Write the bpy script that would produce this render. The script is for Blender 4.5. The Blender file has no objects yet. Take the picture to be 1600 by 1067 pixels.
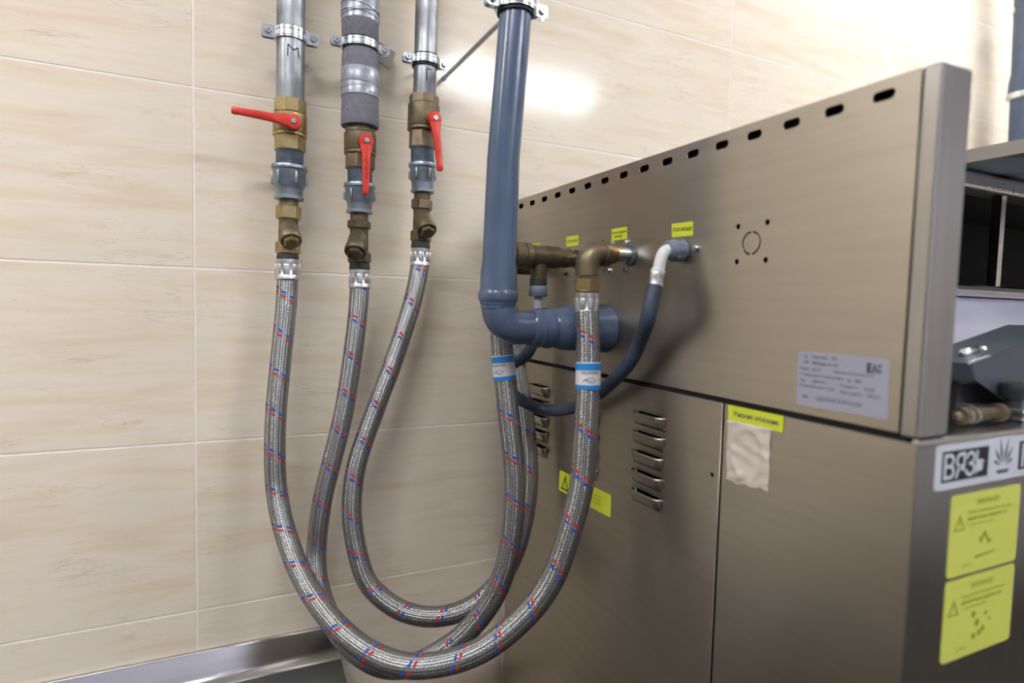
import bpy, bmesh, math, random
from mathutils import Vector, Matrix
random.seed(7)
# ------------------------------------------------------------------ camera, world, lights, exposure
W, H = 1600, 1067
F = 937.93
YAW, PITCH, ROLL = 0.44891, 0.06147, 0.02566
ZO = 1.4607                                     # height of the measuring origin above the floor
CAM = Vector((0.04416, -1.15895, -0.00901 + ZO))
fwd = Vector((math.sin(YAW)*math.cos(PITCH), math.cos(YAW)*math.cos(PITCH), -math.sin(PITCH)))
right0 = Vector((math.cos(YAW), -math.sin(YAW), 0)); up0 = right0.cross(fwd)
RIGHT = right0*math.cos(ROLL) + up0*math.sin(ROLL); UP = -right0*math.sin(ROLL) + up0*math.cos(ROLL)
S = bpy.context.scene
C = S.collection
cd = bpy.data.cameras.new('camera'); cam = bpy.data.objects.new('camera', cd); C.objects.link(cam)
cd.sensor_width = 36; cd.sensor_fit = 'HORIZONTAL'; cd.lens = F/W*36; cd.clip_start = .02
cam.matrix_world = Matrix(((RIGHT.x, UP.x, -fwd.x, CAM.x), (RIGHT.y, UP.y, -fwd.y, CAM.y), (RIGHT.z, UP.z, -fwd.z, CAM.z), (0, 0, 0, 1)))
cd.dof.use_dof = True; cd.dof.focus_distance = .98; cd.dof.aperture_fstop = 2.6
S.camera = cam
wd = bpy.data.worlds.new('world'); S.world = wd; wd.use_nodes = True
wd.node_tree.nodes['Background'].inputs[0].default_value = (.9, .95, 1, 1); wd.node_tree.nodes['Background'].inputs[1].default_value = .02
S.view_settings.view_transform = 'Standard'; S.view_settings.look = 'None'; S.view_settings.gamma = 1
S.view_settings.use_curve_mapping = False
S.view_settings.exposure = 0.34
LAMP_POWER = 60.0                                # emission strength of the tubes behind the diffusers
LAMPS = [(1.99, -2.9), (-.65, -1.75), (2.3, -.80), (-1.95, -.75)]   # ceiling strip lamps: x, y of the middle

# ------------------------------------------------------------------ pixel -> place (measured on known planes)
def ray(x, y): return fwd + RIGHT*((x-W/2)/F) - UP*((y-H/2)/F)
def at(x, y, Y): d = ray(x, y); return CAM + d*((Y-CAM.y)/d.y)          # on a plane parallel to the tiled wall
def atx(x, y, X): d = ray(x, y); return CAM + d*((X-CAM.x)/d.x)         # on a plane parallel to the machine's side
def atd(x, y, D): return CAM + ray(x, y)*D                              # at a distance along the view
def depth(p): return (p-CAM).dot(fwd)

# ------------------------------------------------------------------ materials
def N(nt, t, **k):
    n = nt.nodes.new(t)
    for a, v in k.items():
        if a == 'inp':
            for i, x in v.items(): n.inputs[i].default_value = x
        else: setattr(n, a, v)
    return n
def mat(name, col, rough=.5, metal=0., spec=.5, **kw):
    m = bpy.data.materials.new(name); m.use_nodes = True; nt = m.node_tree; b = nt.nodes['Principled BSDF']
    b.inputs['Base Color'].default_value = (*col, 1); b.inputs['Roughness'].default_value = rough
    b.inputs['Metallic'].default_value = metal; b.inputs['Specular IOR Level'].default_value = spec
    m['b'] = 1
    return m
def noisy(m, col2, scale=40, stretch=(1, 1, 1), lo=.35, hi=.65, rough=None, bump=0., bscale=None, detail=4, coord='Object'):
    """mottle a material between its own colour and col2, with a little roughness variation and relief"""
    nt = m.node_tree; b = nt.nodes['Principled BSDF']; L = nt.links.new
    tc = N(nt, 'ShaderNodeTexCoord'); mp = N(nt, 'ShaderNodeMapping'); mp.inputs['Scale'].default_value = stretch
    L(tc.outputs[coord], mp.inputs[0])
    nz = N(nt, 'ShaderNodeTexNoise'); nz.inputs['Scale'].default_value = scale; nz.inputs['Detail'].default_value = detail
    L(mp.outputs[0], nz.inputs['Vector'])
    r = N(nt, 'ShaderNodeMapRange'); r.inputs[1].default_value = lo; r.inputs[2].default_value = hi; L(nz.outputs[0], r.inputs[0])
    mx = N(nt, 'ShaderNodeMix', data_type='RGBA'); mx.inputs[6].default_value = b.inputs['Base Color'].default_value; mx.inputs[7].default_value = (*col2, 1)
    L(r.outputs[0], mx.inputs[0]); L(mx.outputs[2], b.inputs['Base Color'])
    if rough:
        rr = N(nt, 'ShaderNodeMapRange'); rr.inputs[1].default_value = lo; rr.inputs[2].default_value = hi
        rr.inputs[3].default_value = rough[0]; rr.inputs[4].default_value = rough[1]; L(nz.outputs[0], rr.inputs[0]); L(rr.outputs[0], b.inputs['Roughness'])
    if bump:
        n2 = nz
        if bscale:
            n2 = N(nt, 'ShaderNodeTexNoise'); n2.inputs['Scale'].default_value = bscale; n2.inputs['Detail'].default_value = 3; L(mp.outputs[0], n2.inputs['Vector'])
        bp = N(nt, 'ShaderNodeBump'); bp.inputs['Strength'].default_value = bump; bp.inputs['Distance'].default_value = .001
        L(n2.outputs[0], bp.inputs['Height']); L(bp.outputs[0], b.inputs['Normal'])
    return m
M = {}
M['grout'] = noisy(mat('grout', (.84, .79, .75), .85), (.78, .72, .67), 60)
def tile_mat():
    m = mat('travertine_tile', (.7, .6, .5), .13); nt = m.node_tree; b = nt.nodes['Principled BSDF']; L = nt.links.new
    tc = N(nt, 'ShaderNodeTexCoord'); oi = N(nt, 'ShaderNodeObjectInfo')
    ad = N(nt, 'ShaderNodeVectorMath', operation='MULTIPLY_ADD'); cx = N(nt, 'ShaderNodeCombineXYZ')
    L(oi.outputs['Random'], cx.inputs[0]); L(oi.outputs['Random'], cx.inputs[2])
    ad.inputs[1].default_value = (37, 0, 91); L(cx.outputs[0], ad.inputs[0]); L(tc.outputs['Object'], ad.inputs[2])
    def noise(sx, sz, sc, det, dist=0.):
        mp = N(nt, 'ShaderNodeMapping'); mp.inputs['Scale'].default_value = (sx, 1, sz); L(ad.outputs[0], mp.inputs[0])
        z = N(nt, 'ShaderNodeTexNoise'); z.inputs['Scale'].default_value = sc; z.inputs['Detail'].default_value = det
        z.inputs['Roughness'].default_value = .6; z.inputs['Distortion'].default_value = dist; L(mp.outputs[0], z.inputs['Vector']); return z
    def ramp(src, pts):
        r = N(nt, 'ShaderNodeValToRGB'); e = r.color_ramp.elements
        while len(e) < len(pts): e.new(.5)
        for q, (p, c) in zip(e, pts): q.position = p; q.color = (*c, 1)
        L(src.outputs[0], r.inputs[0]); return r
    a = noise(.8, 6.5, 4.0, 6, .25)
    base = ramp(a, [(.30, (0.710, 0.627, 0.510)), (.47, (0.755, 0.677, 0.561)), (.56, (0.735, 0.637, 0.506)), (.70, (0.690, 0.568, 0.419))])
    v = noise(1.1, 9, 5.5, 6, .6)                                   # darker streaks
    rv = ramp(v, [(.49, (0, 0, 0)), (.505, (1, 1, 1)), (.52, (0, 0, 0))])
    v2 = noise(1, 1, 9, 2); r2 = ramp(v2, [(.5, (0, 0, 0)), (.66, (.6, .6, .6))])
    mul = N(nt, 'ShaderNodeMath', operation='MULTIPLY'); L(rv.outputs[0], mul.inputs[0]); L(r2.outputs[0], mul.inputs[1])
    m1 = N(nt, 'ShaderNodeMix', data_type='RGBA'); m1.inputs[7].default_value = (.50, .40, .30, 1)
    L(mul.outputs[0], m1.inputs[0]); L(base.outputs[0], m1.inputs[6])
    p = noise(3, 8, 30, 3); rp = ramp(p, [(.66, (0, 0, 0)), (.74, (.5, .5, .5))])   # small pits
    m2 = N(nt, 'ShaderNodeMix', data_type='RGBA'); m2.inputs[7].default_value = (.46, .37, .29, 1)
    L(rp.outputs[0], m2.inputs[0]); L(m1.outputs[2], m2.inputs[6]); L(m2.outputs[2], b.inputs['Base Color'])
    f = noise(1, 1, 220, 2); bp = N(nt, 'ShaderNodeBump'); bp.inputs['Strength'].default_value = .05; bp.inputs['Distance'].default_value = .001
    L(f.outputs[0], bp.inputs['Height']); L(bp.outputs[0], b.inputs['Normal'])
    return m
M['tile'] = tile_mat()
def steel_mat(name, col, r0, r1, grain, an=0., along=None, wide=None):
    """sheet steel: short-tailed gloss, fine grain, slow blotches of roughness"""
    m = bpy.data.materials.new(name); m.use_nodes = True; nt = m.node_tree; L = nt.links.new; nt.nodes.remove(nt.nodes['Principled BSDF'])
    b = N(nt, 'ShaderNodeBsdfAnisotropic', distribution='BECKMANN'); L(b.outputs[0], nt.nodes['Material Output'].inputs[0])
    tc = N(nt, 'ShaderNodeTexCoord'); mp = N(nt, 'ShaderNodeMapping'); mp.inputs['Scale'].default_value = grain; L(tc.outputs['Object'], mp.inputs[0])
    g = N(nt, 'ShaderNodeTexNoise'); g.inputs['Scale'].default_value = 90; g.inputs['Detail'].default_value = 3; L(mp.outputs[0], g.inputs['Vector'])
    bl = N(nt, 'ShaderNodeTexNoise'); bl.inputs['Scale'].default_value = 6; bl.inputs['Detail'].default_value = 2; L(tc.outputs['Object'], bl.inputs['Vector'])
    mr = N(nt, 'ShaderNodeMapRange'); mr.inputs[1].default_value = .3; mr.inputs[2].default_value = .7; mr.inputs[3].default_value = r0; mr.inputs[4].default_value = r1
    L(bl.outputs[0], mr.inputs[0]); L(mr.outputs[0], b.inputs['Roughness'])
    mx = N(nt, 'ShaderNodeMix', data_type='RGBA'); mx.inputs[6].default_value = (*[c*.88 for c in col], 1); mx.inputs[7].default_value = (*[min(1, c*1.1) for c in col], 1)
    L(g.outputs[0], mx.inputs[0]); L(mx.outputs[2], b.inputs['Color'])
    if an:                                            # light is drawn out across the grain
        b.inputs['Anisotropy'].default_value = an; tg = N(nt, 'ShaderNodeCombineXYZ')
        for i in range(3): tg.inputs[i].default_value = along[i]
        L(tg.outputs[0], b.inputs['Tangent'])
    bp = N(nt, 'ShaderNodeBump'); bp.inputs['Strength'].default_value = .10; bp.inputs['Distance'].default_value = .0006
    L(g.outputs[0], bp.inputs['Height']); L(bp.outputs[0], b.inputs['Normal'])
    if wide:                                          # part of the brushed surface scatters far wider
        b2 = N(nt, 'ShaderNodeBsdfAnisotropic', distribution='BECKMANN'); b2.inputs['Roughness'].default_value = wide[0]
        L(mx.outputs[2], b2.inputs['Color']); L(bp.outputs[0], b2.inputs['Normal'])
        ms = N(nt, 'ShaderNodeMixShader'); ms.inputs[0].default_value = wide[1]; L(b.outputs[0], ms.inputs[1]); L(b2.outputs[0], ms.inputs[2])
        L(ms.outputs[0], nt.nodes['Material Output'].inputs[0])
    return m
M['steel'] = steel_mat('brushed_steel', (.475, .44, .38), .29, .34, (1, .04, 1), .35, (0, 1, 0), (.58, .42))
M['steel_v'] = steel_mat('brushed_steel_upright', (.54, .54, .55), .32, .40, (1, 1, .04), .5, (0, 0, 1))
M['steel_bright'] = steel_mat('satin_steel', (.78, .78, .82), .285, .34, (.05, 1, 1))
M['inside'] = mat('dark_interior', (.004, .004, .004), .8)  # near-black colour stands in for the shade inside closed housings
M['galv'] = noisy(mat('galvanised_pipe', (.33, .34, .36), .5, .8), (.16, .165, .18), 30, (1, 1, .5), .36, .64, (.36, .58), .35, 130)
M['zinc'] = noisy(mat('zinc_plate', (.78, .82, .86), .22, 1.), (.6, .64, .68), 60, lo=.4, hi=.7)
M['rod'] = mat('zinc_rod', (.55, .57, .60), .45, .7)
M['cast'] = noisy(mat('galvanised_cast_fitting', (.31, .355, .41), .42, .7), (.21, .245, .295), 55, lo=.35, hi=.7, rough=(.3, .5), bump=.25, bscale=220)
M['thread'] = noisy(mat('grey_thread', (.20, .25, .31), .5, .55), (.13, .16, .21), 70)
M['brass'] = noisy(mat('yellow_brass', (.46, .365, .18), .33, .9), (.29, .22, .11), 60, lo=.4, hi=.75, rough=(.28, .5), bump=.15, bscale=240)
M['brass_dull'] = noisy(mat('dull_brass', (.25, .20, .125), .42, .8), (.14, .11, .07), 45, lo=.35, hi=.7, rough=(.36, .6), bump=.2, bscale=240)
M['brass_dark'] = noisy(mat('tarnished_shaded_brass', (.16, .125, .075), .5, .7), (.08, .065, .045), 45, lo=.35, hi=.7, rough=(.4, .65), bump=.25, bscale=220)
M['copper'] = mat('copper_brass', (.42, .25, .12), .35, .95)
M['gasket'] = mat('dark_gasket', (.03, .032, .025), .6)
M['red'] = noisy(mat('red_lever_coat', (.62, .030, .014), .36), (.5, .02, .01), 90, lo=.45, hi=.8, bump=.1, bscale=400)
M['pvc'] = noisy(mat('grey_blue_plastic', (.078, .112, .185), .23), (.066, .095, .16), 18)
M['pvc_dark'] = noisy(mat('dark_blue_rubber', (.040, .058, .095), .42), (.03, .045, .075), 30)
M['rubber'] = mat('black_rubber', (.012, .013, .015), .6)
M['foam'] = noisy(mat('grey_foam', (.20, .20, .235), .9), (.14, .14, .17), 160, lo=.3, hi=.7, bump=.7, bscale=330)
M['tape'] = noisy(mat('silver_tape', (.36, .37, .43), .34, .35), (.28, .29, .35), 25, (1, 1, 3), .4, .6, (.25, .45), .5, 60)
M['alu'] = noisy(mat('aluminium_ferrule', (.72, .72, .74), .34, .85), (.58, .58, .6), 80)
M['white_plastic'] = mat('white_plastic', (.66, .66, .66), .4)
M['grey_plastic'] = mat('grey_plastic', (.15, .19, .25), .45)
M['lilac_plastic'] = mat('pale_grey_connector', (.42, .42, .50), .4)
M['yellow'] = mat('yellow_sticker', (.60, .66, .035), .5)
M['yellow_pale'] = mat('yellow_sticker_gloss', (.66, .70, .13), .45)
M['plate_white'] = mat('pale_rating_sticker', (.33, .34, .42), .5)
M['logo_white'] = mat('logo_white', (.62, .66, .74), .4)
M['paper'] = noisy(mat('crumpled_paper', (.62, .55, .49), .8), (.55, .48, .42), 60, bump=.6, bscale=40)
M['ink'] = mat('black_ink', (.012, .012, .02), .6)
M['ink_soft'] = mat('faded_ink', (.06, .06, .12), .6)
M['ink_olive'] = mat('olive_print', (.30, .33, .02), .6)
M['ink_blue'] = mat('blue_print', (.02, .05, .17), .6)
M['sleeve'] = mat('white_sleeve', (.66, .64, .66), .4)
M['sleeve_blue'] = mat('sky_blue_band', (.012, .22, .60), .4)
M['steel_dark'] = mat('dark_sheet', (.13, .14, .16), .45, .6)
M['cover_grey'] = noisy(mat('grey_cover', (.095, .11, .145), .4, .3), (.08, .095, .12), 12)
M['rust'] = noisy(mat('stained_underside', (.20, .25, .30), .4, .6), (.07, .045, .03), 9, (1, 1, 1), .56, .68)
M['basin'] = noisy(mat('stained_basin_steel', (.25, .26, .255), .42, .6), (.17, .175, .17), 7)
M['basin_dark'] = noisy(mat('shaded_basin_steel', (.07, .068, .06), .5, .4), (.045, .04, .035), 7)  # shade put into the colour, so the panel reflects a darker basin
M['drum'] = noisy(mat('light_sheet', (.66, .65, .78), .35, .35), (.56, .56, .68), 5)
M['strip_beige'] = mat('folded_flange', (.36, .34, .31), .5, .5)
M['paint'] = noisy(mat('painted_wall', (.46, .42, .36), .7), (.42, .38, .32), 3)
M['paint_dark'] = noisy(mat('brown_painted_wall', (.20, .17, .13), .7), (.17, .145, .11), 3)
M['paint_cool'] = noisy(mat('cool_grey_wall', (.58, .58, .66), .7), (.54, .54, .62), 3)
M['ceil'] = mat('ceiling_paint', (.66, .66, .66), .8)
M['floor'] = noisy(mat('floor_tile', (.05, .042, .032), .45), (.035, .029, .022), 3)
def emis(name, col, s):
    m = bpy.data.materials.new(name); m.use_nodes = True; nt = m.node_tree; nt.nodes.remove(nt.nodes['Principled BSDF'])
    e = N(nt, 'ShaderNodeEmission'); e.inputs[0].default_value = (*col, 1); e.inputs[1].default_value = s
    nt.links.new(e.outputs[0], nt.nodes['Material Output'].inputs[0]); return m
M['lamp'] = emis('lamp_diffuser', (.98, .985, 1), LAMP_POWER)
M['lamp_body'] = mat('white_enamel', (.7, .7, .7), .4)
def braid_mat(name, shift, swap):
    m = mat(name, (.5, .5, .52), .3, 1.); nt = m.node_tree; b = nt.nodes['Principled BSDF']; L = nt.links.new
    uv = N(nt, 'ShaderNodeTexCoord'); sp = N(nt, 'ShaderNodeSeparateXYZ'); L(uv.outputs['UV'], sp.inputs[0])
    u, v = sp.outputs[0], sp.outputs[1]
    def mt(op, a, c=None, cl=False):
        n = N(nt, 'ShaderNodeMath', operation=op); n.use_clamp = cl
        for i, x in enumerate((a, c)):
            if x is None: continue
            if isinstance(x, (int, float)): n.inputs[i].default_value = x
            else: L(x, n.inputs[i])
        return n.outputs[0]
    cols = mt('MULTIPLY', u, 24.0); fr = mt('FRACT', cols); idx = mt('FLOOR', cols)
    par = mt('SUBTRACT', mt('MULTIPLY', mt('MODULO', idx, 2.0), 2.0), 1.0)
    ph = mt('ADD', mt('MULTIPLY', v, 1/.0032), mt('MULTIPLY', mt('MULTIPLY', fr, par), .9))
    s1 = mt('ABSOLUTE', mt('SINE', mt('MULTIPLY', ph, math.pi)))
    s2 = mt('SINE', mt('MULTIPLY', fr, math.pi))
    hgt = mt('MULTIPLY', mt('POWER', s1, .6), mt('POWER', s2, .5))
    bp = N(nt, 'ShaderNodeBump'); bp.inputs['Strength'].default_value = .8; bp.inputs['Distance'].default_value = .0007
    L(hgt, bp.inputs['Height']); L(bp.outputs[0], b.inputs['Normal'])
    # a red and a blue thread wound in among the wires, surfacing as dashes
    step = mt('FRACT', mt('MULTIPLY', u, 8.0))
    hx = mt('FRACT', mt('ADD', mt('ADD', u, mt('MULTIPLY', v, 1/.0655)), mt('MULTIPLY', mt('SUBTRACT', step, .5), -.03)))
    hx = mt('FRACT', mt('ADD', hx, shift))
    dash = mt('MULTIPLY', mt('GREATER_THAN', step, .2), mt('LESS_THAN', step, .8))
    def band(a, c): return mt('MULTIPLY', mt('MULTIPLY', mt('GREATER_THAN', hx, a), mt('LESS_THAN', hx, c)), dash)
    b1, b2 = band(.41, .475), band(.525, .59)
    blue, red = (b1, b2) if not swap else (b2, b1)
    wire = N(nt, 'ShaderNodeMix', data_type='RGBA'); wire.inputs[6].default_value = (.15, .155, .155, 1); wire.inputs[7].default_value = (.45, .46, .465, 1); L(hgt, wire.inputs[0])  # grooves between wires darkened in the colour as cavity shade
    c1 = N(nt, 'ShaderNodeMix', data_type='RGBA'); L(blue, c1.inputs[0]); L(wire.outputs[2], c1.inputs[6]); c1.inputs[7].default_value = (.016, .06, .36, 1)
    c2 = N(nt, 'ShaderNodeMix', data_type='RGBA'); L(red, c2.inputs[0]); L(c1.outputs[2], c2.inputs[6]); c2.inputs[7].default_value = (.42, .018, .018, 1)
    L(c2.outputs[2], b.inputs['Base Color'])
    L(mt('SUBTRACT', .92, mt('MULTIPLY', mt('ADD', red, blue), .92), True), b.inputs['Metallic'])
    L(mt('ADD', .26, mt('MULTIPLY', mt('ADD', red, blue), .3), True), b.inputs['Roughness'])
    return m

# ------------------------------------------------------------------ object helpers
ORG = {}
def finish(o, label=None, cat=None, group=None, kind=None):
    if label: o['label'] = label
    if cat: o['category'] = cat
    if group: o['group'] = group
    if kind: o['kind'] = kind
    return o
def thing(name, loc, label, cat, group=None, kind=None):
    o = bpy.data.objects.new(name, None); C.objects.link(o); o.location = loc; o.empty_display_size = .03
    ORG[o] = Vector(loc); return finish(o, label, cat, group, kind)
def link_mesh(name, me, m, parent=None, org=None):
    """me holds world coordinates; the object's origin is its thing's base"""
    if org is None: org = ORG[parent] if parent else Vector((0, 0, 0))
    me.transform(Matrix.Translation(-org))
    if m: me.materials.clear(); me.materials.append(M[m] if isinstance(m, str) else m)
    o = bpy.data.objects.new(name, me); C.objects.link(o); ORG[o] = org
    if parent: o.parent = parent
    else: o.location = org
    return o
def obj(name, bm, m, parent=None, smooth=None, org=None, label=None):
    me = bpy.data.meshes.new(name); bmesh.ops.recalc_face_normals(bm, faces=bm.faces[:]); bm.to_mesh(me); bm.free()
    if smooth is not None:
        me.shade_smooth(); me.set_sharp_from_angle(angle=math.radians(smooth))
    if org is None and parent is None and len(me.vertices):
        xs = [v.co for v in me.vertices]
        org = Vector(((min(p.x for p in xs)+max(p.x for p in xs))/2, (min(p.y for p in xs)+max(p.y for p in xs))/2, min(p.z for p in xs)))
    o = link_mesh(name, me, m, parent, org)
    if label: o['label'] = label
    return o
def B(): return bmesh.new()
def box(bm, c, s, R=None, bev=0.):
    r = bmesh.ops.create_cube(bm, size=1); vs = r['verts']
    bmesh.ops.scale(bm, vec=Vector(s), verts=vs)
    if bev > 0:
        es = list({e for v in vs for e in v.link_edges})
        rb = bmesh.ops.bevel(bm, geom=es, offset=bev, segments=2, affect='EDGES', profile=.5)
        vs = list({v for f in rb['faces'] for v in f.verts} | {v for v in vs if v.is_valid})
    mtx = Matrix.Translation(Vector(c)) @ (R.to_4x4() if R else Matrix.Identity(4))
    bmesh.ops.transform(bm, matrix=mtx, verts=vs); return vs
def box2(bm, a, b, bev=0.):
    a, b = Vector(a), Vector(b); box(bm, (a+b)/2, [abs(q) for q in (b-a)], bev=bev)
def frames(pts, ref=None):
    n = len(pts); T = []
    for i in range(n):
        j0, j1 = i, i
        while j0 > 0 and (pts[j0]-pts[i]).length < 1e-6: j0 -= 1
        while j1 < n-1 and (pts[j1]-pts[i]).length < 1e-6: j1 += 1
        t = pts[j1]-pts[j0]; T.append(t.normalized())
    ref = ref or (Vector((0, -1, 0)) if abs(T[0].y) < .9 else Vector((0, 0, 1)))
    nrm = (ref - T[0]*ref.dot(T[0])).normalized(); out = []
    for i in range(n):
        if i: nrm = (T[i-1].rotation_difference(T[i]) @ nrm); nrm = (nrm - T[i]*nrm.dot(T[i])).normalized()
        out.append((T[i], nrm.copy(), T[i].cross(nrm)))
    return out
def sweep(bm, pts, rad, n=24, caps=True, ref=None, phase=0., uv=None, fr=None):
    pts = [Vector(p) for p in pts]
    if isinstance(rad, (int, float)): rad = [rad]*len(pts)
    fr = fr or frames(pts, ref); rings = []
    for p, r, (t, a, b) in zip(pts, rad, fr):
        rings.append([bm.verts.new(p + (a*math.cos(2*math.pi*k/n+phase) + b*math.sin(2*math.pi*k/n+phase))*r) for k in range(n)])
    L = [0.]
    for i in range(1, len(pts)): L.append(L[-1] + (pts[i]-pts[i-1]).length)
    lay = bm.loops.layers.uv.verify() if uv else None
    for i in range(len(pts)-1):
        for k in range(n):
            k2 = (k+1) % n
            f = bm.faces.new((rings[i][k], rings[i][k2], rings[i+1][k2], rings[i+1][k]))
            if uv:
                for lp, (uu, vv) in zip(f.loops, ((k, L[i]), (k+1, L[i]), (k+1, L[i+1]), (k, L[i+1]))): lp[lay].uv = (uu/n, vv)
    if caps:
        bm.faces.new(rings[0][::-1]); bm.faces.new(rings[-1])
    return bm
def ring(bm, c, ax, r0, r1, h, n=32, ref=None):
    """flat-walled ring: inner radius r0, outer r1, height h along ax"""
    c, ax = Vector(c), Vector(ax).normalized(); a = c-ax*h/2; b = c+ax*h/2
    fr = frames([a, b], ref)[0]; q = []
    for p, r in ((a, r0), (a, r1), (b, r1), (b, r0)):
        q.append([bm.verts.new(p + (fr[1]*math.cos(2*math.pi*k/n)+fr[2]*math.sin(2*math.pi*k/n))*r) for k in range(n)])
    for i in range(4):
        for k in range(n): bm.faces.new((q[i][k], q[i][(k+1) % n], q[(i+1) % 4][(k+1) % n], q[(i+1) % 4][k]))
def catmull(P, step=.006):
    """smooth path through points (centripetal), resampled about every step"""
    P = [Vector(p) for p in P]; P = [P[0]*2-P[1]] + P + [P[-1]*2-P[-2]]; out = []
    for i in range(1, len(P)-2):
        p0, p1, p2, p3 = P[i-1:i+3]
        t0 = 0; t1 = t0+(p1-p0).length**.5; t2 = t1+(p2-p1).length**.5; t3 = t2+(p3-p2).length**.5
        k = max(2, int((p2-p1).length/step))
        for j in range(k):
            t = t1+(t2-t1)*j/k
            a1 = p0*((t1-t)/(t1-t0))+p1*((t-t0)/(t1-t0)); a2 = p1*((t2-t)/(t2-t1))+p2*((t-t1)/(t2-t1)); a3 = p2*((t3-t)/(t3-t2))+p3*((t-t2)/(t3-t2))
            b1 = a1*((t2-t)/(t2-t0))+a2*((t-t0)/(t2-t0)); b2 = a2*((t3-t)/(t3-t1))+a3*((t-t1)/(t3-t1))
            out.append(b1*((t2-t)/(t2-t1))+b2*((t-t1)/(t2-t1)))
    out.append(P[-2])
    for _ in range(6):                                  # relax small kinks
        out = [out[0], out[1]] + [(out[i-1]+out[i]*2+out[i+1])/4 for i in range(2, len(out)-2)] + [out[-2], out[-1]]
    return out
def curve_mesh(splines, thick):
    cu = bpy.data.curves.new('tmp', 'CURVE'); cu.dimensions = '2D'; cu.fill_mode = 'BOTH'; cu.extrude = thick/2
    for sp in splines:
        s = cu.splines.new('POLY'); s.points.add(len(sp)-1); s.use_cyclic_u = True
        for p, (x, y) in zip(s.points, sp): p.co = (x, y, 0, 1)
    return ob_to_mesh(cu)
def ob_to_mesh(cu):
    o = bpy.data.objects.new('tmp', cu); C.objects.link(o)
    dg = bpy.context.evaluated_depsgraph_get(); me = bpy.data.meshes.new_from_object(o.evaluated_get(dg))
    C.objects.unlink(o); bpy.data.objects.remove(o); bpy.data.curves.remove(cu); return me
def text_mesh(s, bold=0., space=1.):
    cu = bpy.data.curves.new('tmp', 'FONT'); cu.body = s; cu.size = 1; cu.resolution_u = 2; cu.offset = bold; cu.space_character = space
    me = ob_to_mesh(cu)
    if len(me.vertices) == 0: return me, 1, 1
    x0 = min(v.co.x for v in me.vertices); x1 = max(v.co.x for v in me.vertices); y0 = min(v.co.y for v in me.vertices); y1 = max(v.co.y for v in me.vertices)
    for v in me.vertices: v.co.x -= x0; v.co.y -= y0
    return me, max(x1-x0, 1e-6), max(y1-y0, 1e-6)
class Quad:
    """a flat patch with its own u (rightwards) and v (downwards), from its four corners TL TR BR BL"""
    def __init__(s, tl, tr, br, bl): s.p = [Vector(q) for q in (tl, tr, br, bl)]; s.n = (s.p[3]-s.p[0]).cross(s.p[1]-s.p[0]).normalized()
    def __call__(s, u, v, h=0.):
        a, b, c, d = s.p; return (a*(1-u)+b*u)*(1-v) + (d*(1-u)+c*u)*v + s.n*h
    @property
    def w(s): return (s.p[1]-s.p[0]).length
    @property
    def h(s): return (s.p[3]-s.p[0]).length
def facing(q, outward):
    if q.n.dot(Vector(outward)) < 0: q.n = -q.n
    return q
def rrect(u0, v0, u1, v1, ru, rv, k=5):
    P = []
    for cx, cy, a0 in ((u1-ru, v0+rv, -90), (u1-ru, v1-rv, 0), (u0+ru, v1-rv, 90), (u0+ru, v0+rv, 180)):
        for i in range(k+1):
            a = math.radians(a0+90*i/k); P.append((cx+ru*math.cos(a), cy+rv*math.sin(a)))
    return P
def patch(name, q, m, h0, h1, parent=None, poly=None, label=None):
    """thin slab on a Quad between heights h0 and h1; poly in (u,v)"""
    poly = poly or [(0, 0), (1, 0), (1, 1), (0, 1)]; bm = B()
    a = [bm.verts.new(q(u, v, h0)) for u, v in poly]; b = [bm.verts.new(q(u, v, h1)) for u, v in poly]
    bm.faces.new(a); bm.faces.new(b)
    for i in range(len(poly)): j = (i+1) % len(poly); bm.faces.new((a[i], a[j], b[j], b[i]))
    return obj(name, bm, m, parent, label=label)
def words(name, q, s, u0, v0, u1, v1, m, parent, h=.0006, bold=0.):
    """lettering stretched into the box u0..u1, v0..v1 of a Quad"""
    me, w, hh = text_mesh(s, bold)
    for p in me.vertices: p.co = q(u0+(u1-u0)*p.co.x/w, v1+(v0-v1)*p.co.y/hh, h)
    return link_mesh(name, me, m, parent)
def wrap_words(name, s, p0, ax, side, r, hgt, ang0, m, parent, along=False, length=None):
    """lettering laid round a cylinder: ax = text's up direction along the axis, ang0 = where the text is centred, side = angle zero"""
    me, w, hh = text_mesh(s); ax = Vector(ax).normalized(); side = Vector(side); side = (side-ax*side.dot(ax)).normalized(); tan = ax.cross(side)
    k = hgt/hh
    for p in me.vertices:
        x, y = (p.co.x-w/2)*k, (p.co.y-hh/2)*k
        if along: x, y = -y, (p.co.x-w/2)*(length/w if length else k)
        a = ang0 + x/r
        p.co = Vector(p0) + ax*y + (side*math.cos(a)+tan*math.sin(a))*r
    return link_mesh(name, me, m, parent)
def strokes_on_cyl(name, lines, p0, ax, side, r, wd, m, parent):
    ax = Vector(ax).normalized(); side = Vector(side); side = (side-ax*side.dot(ax)).normalized(); tan = ax.cross(side); bm = B()
    def put(x, y): a = x/r; return Vector(p0)+ax*y+(side*math.cos(a)+tan*math.sin(a))*r
    for ln in lines:
        for (xa, ya), (xb, yb) in zip(ln, ln[1:]):
            d = Vector((xb-xa, yb-ya)); d.normalize(); nx, ny = -d.y*wd/2, d.x*wd/2; xa2, ya2 = xa-d.x*wd/3, ya-d.y*wd/3; xb2, yb2 = xb+d.x*wd/3, yb+d.y*wd/3; prev = None
            for i in range(6):
                t = i/5; x, y = xa2+(xb2-xa2)*t, ya2+(yb2-ya2)*t; cur = (bm.verts.new(put(x+nx, y+ny)), bm.verts.new(put(x-nx, y-ny)))
                if prev: bm.faces.new((prev[0], cur[0], cur[1], prev[1]))
                prev = cur
    return obj(name, bm, m, parent)

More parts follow.
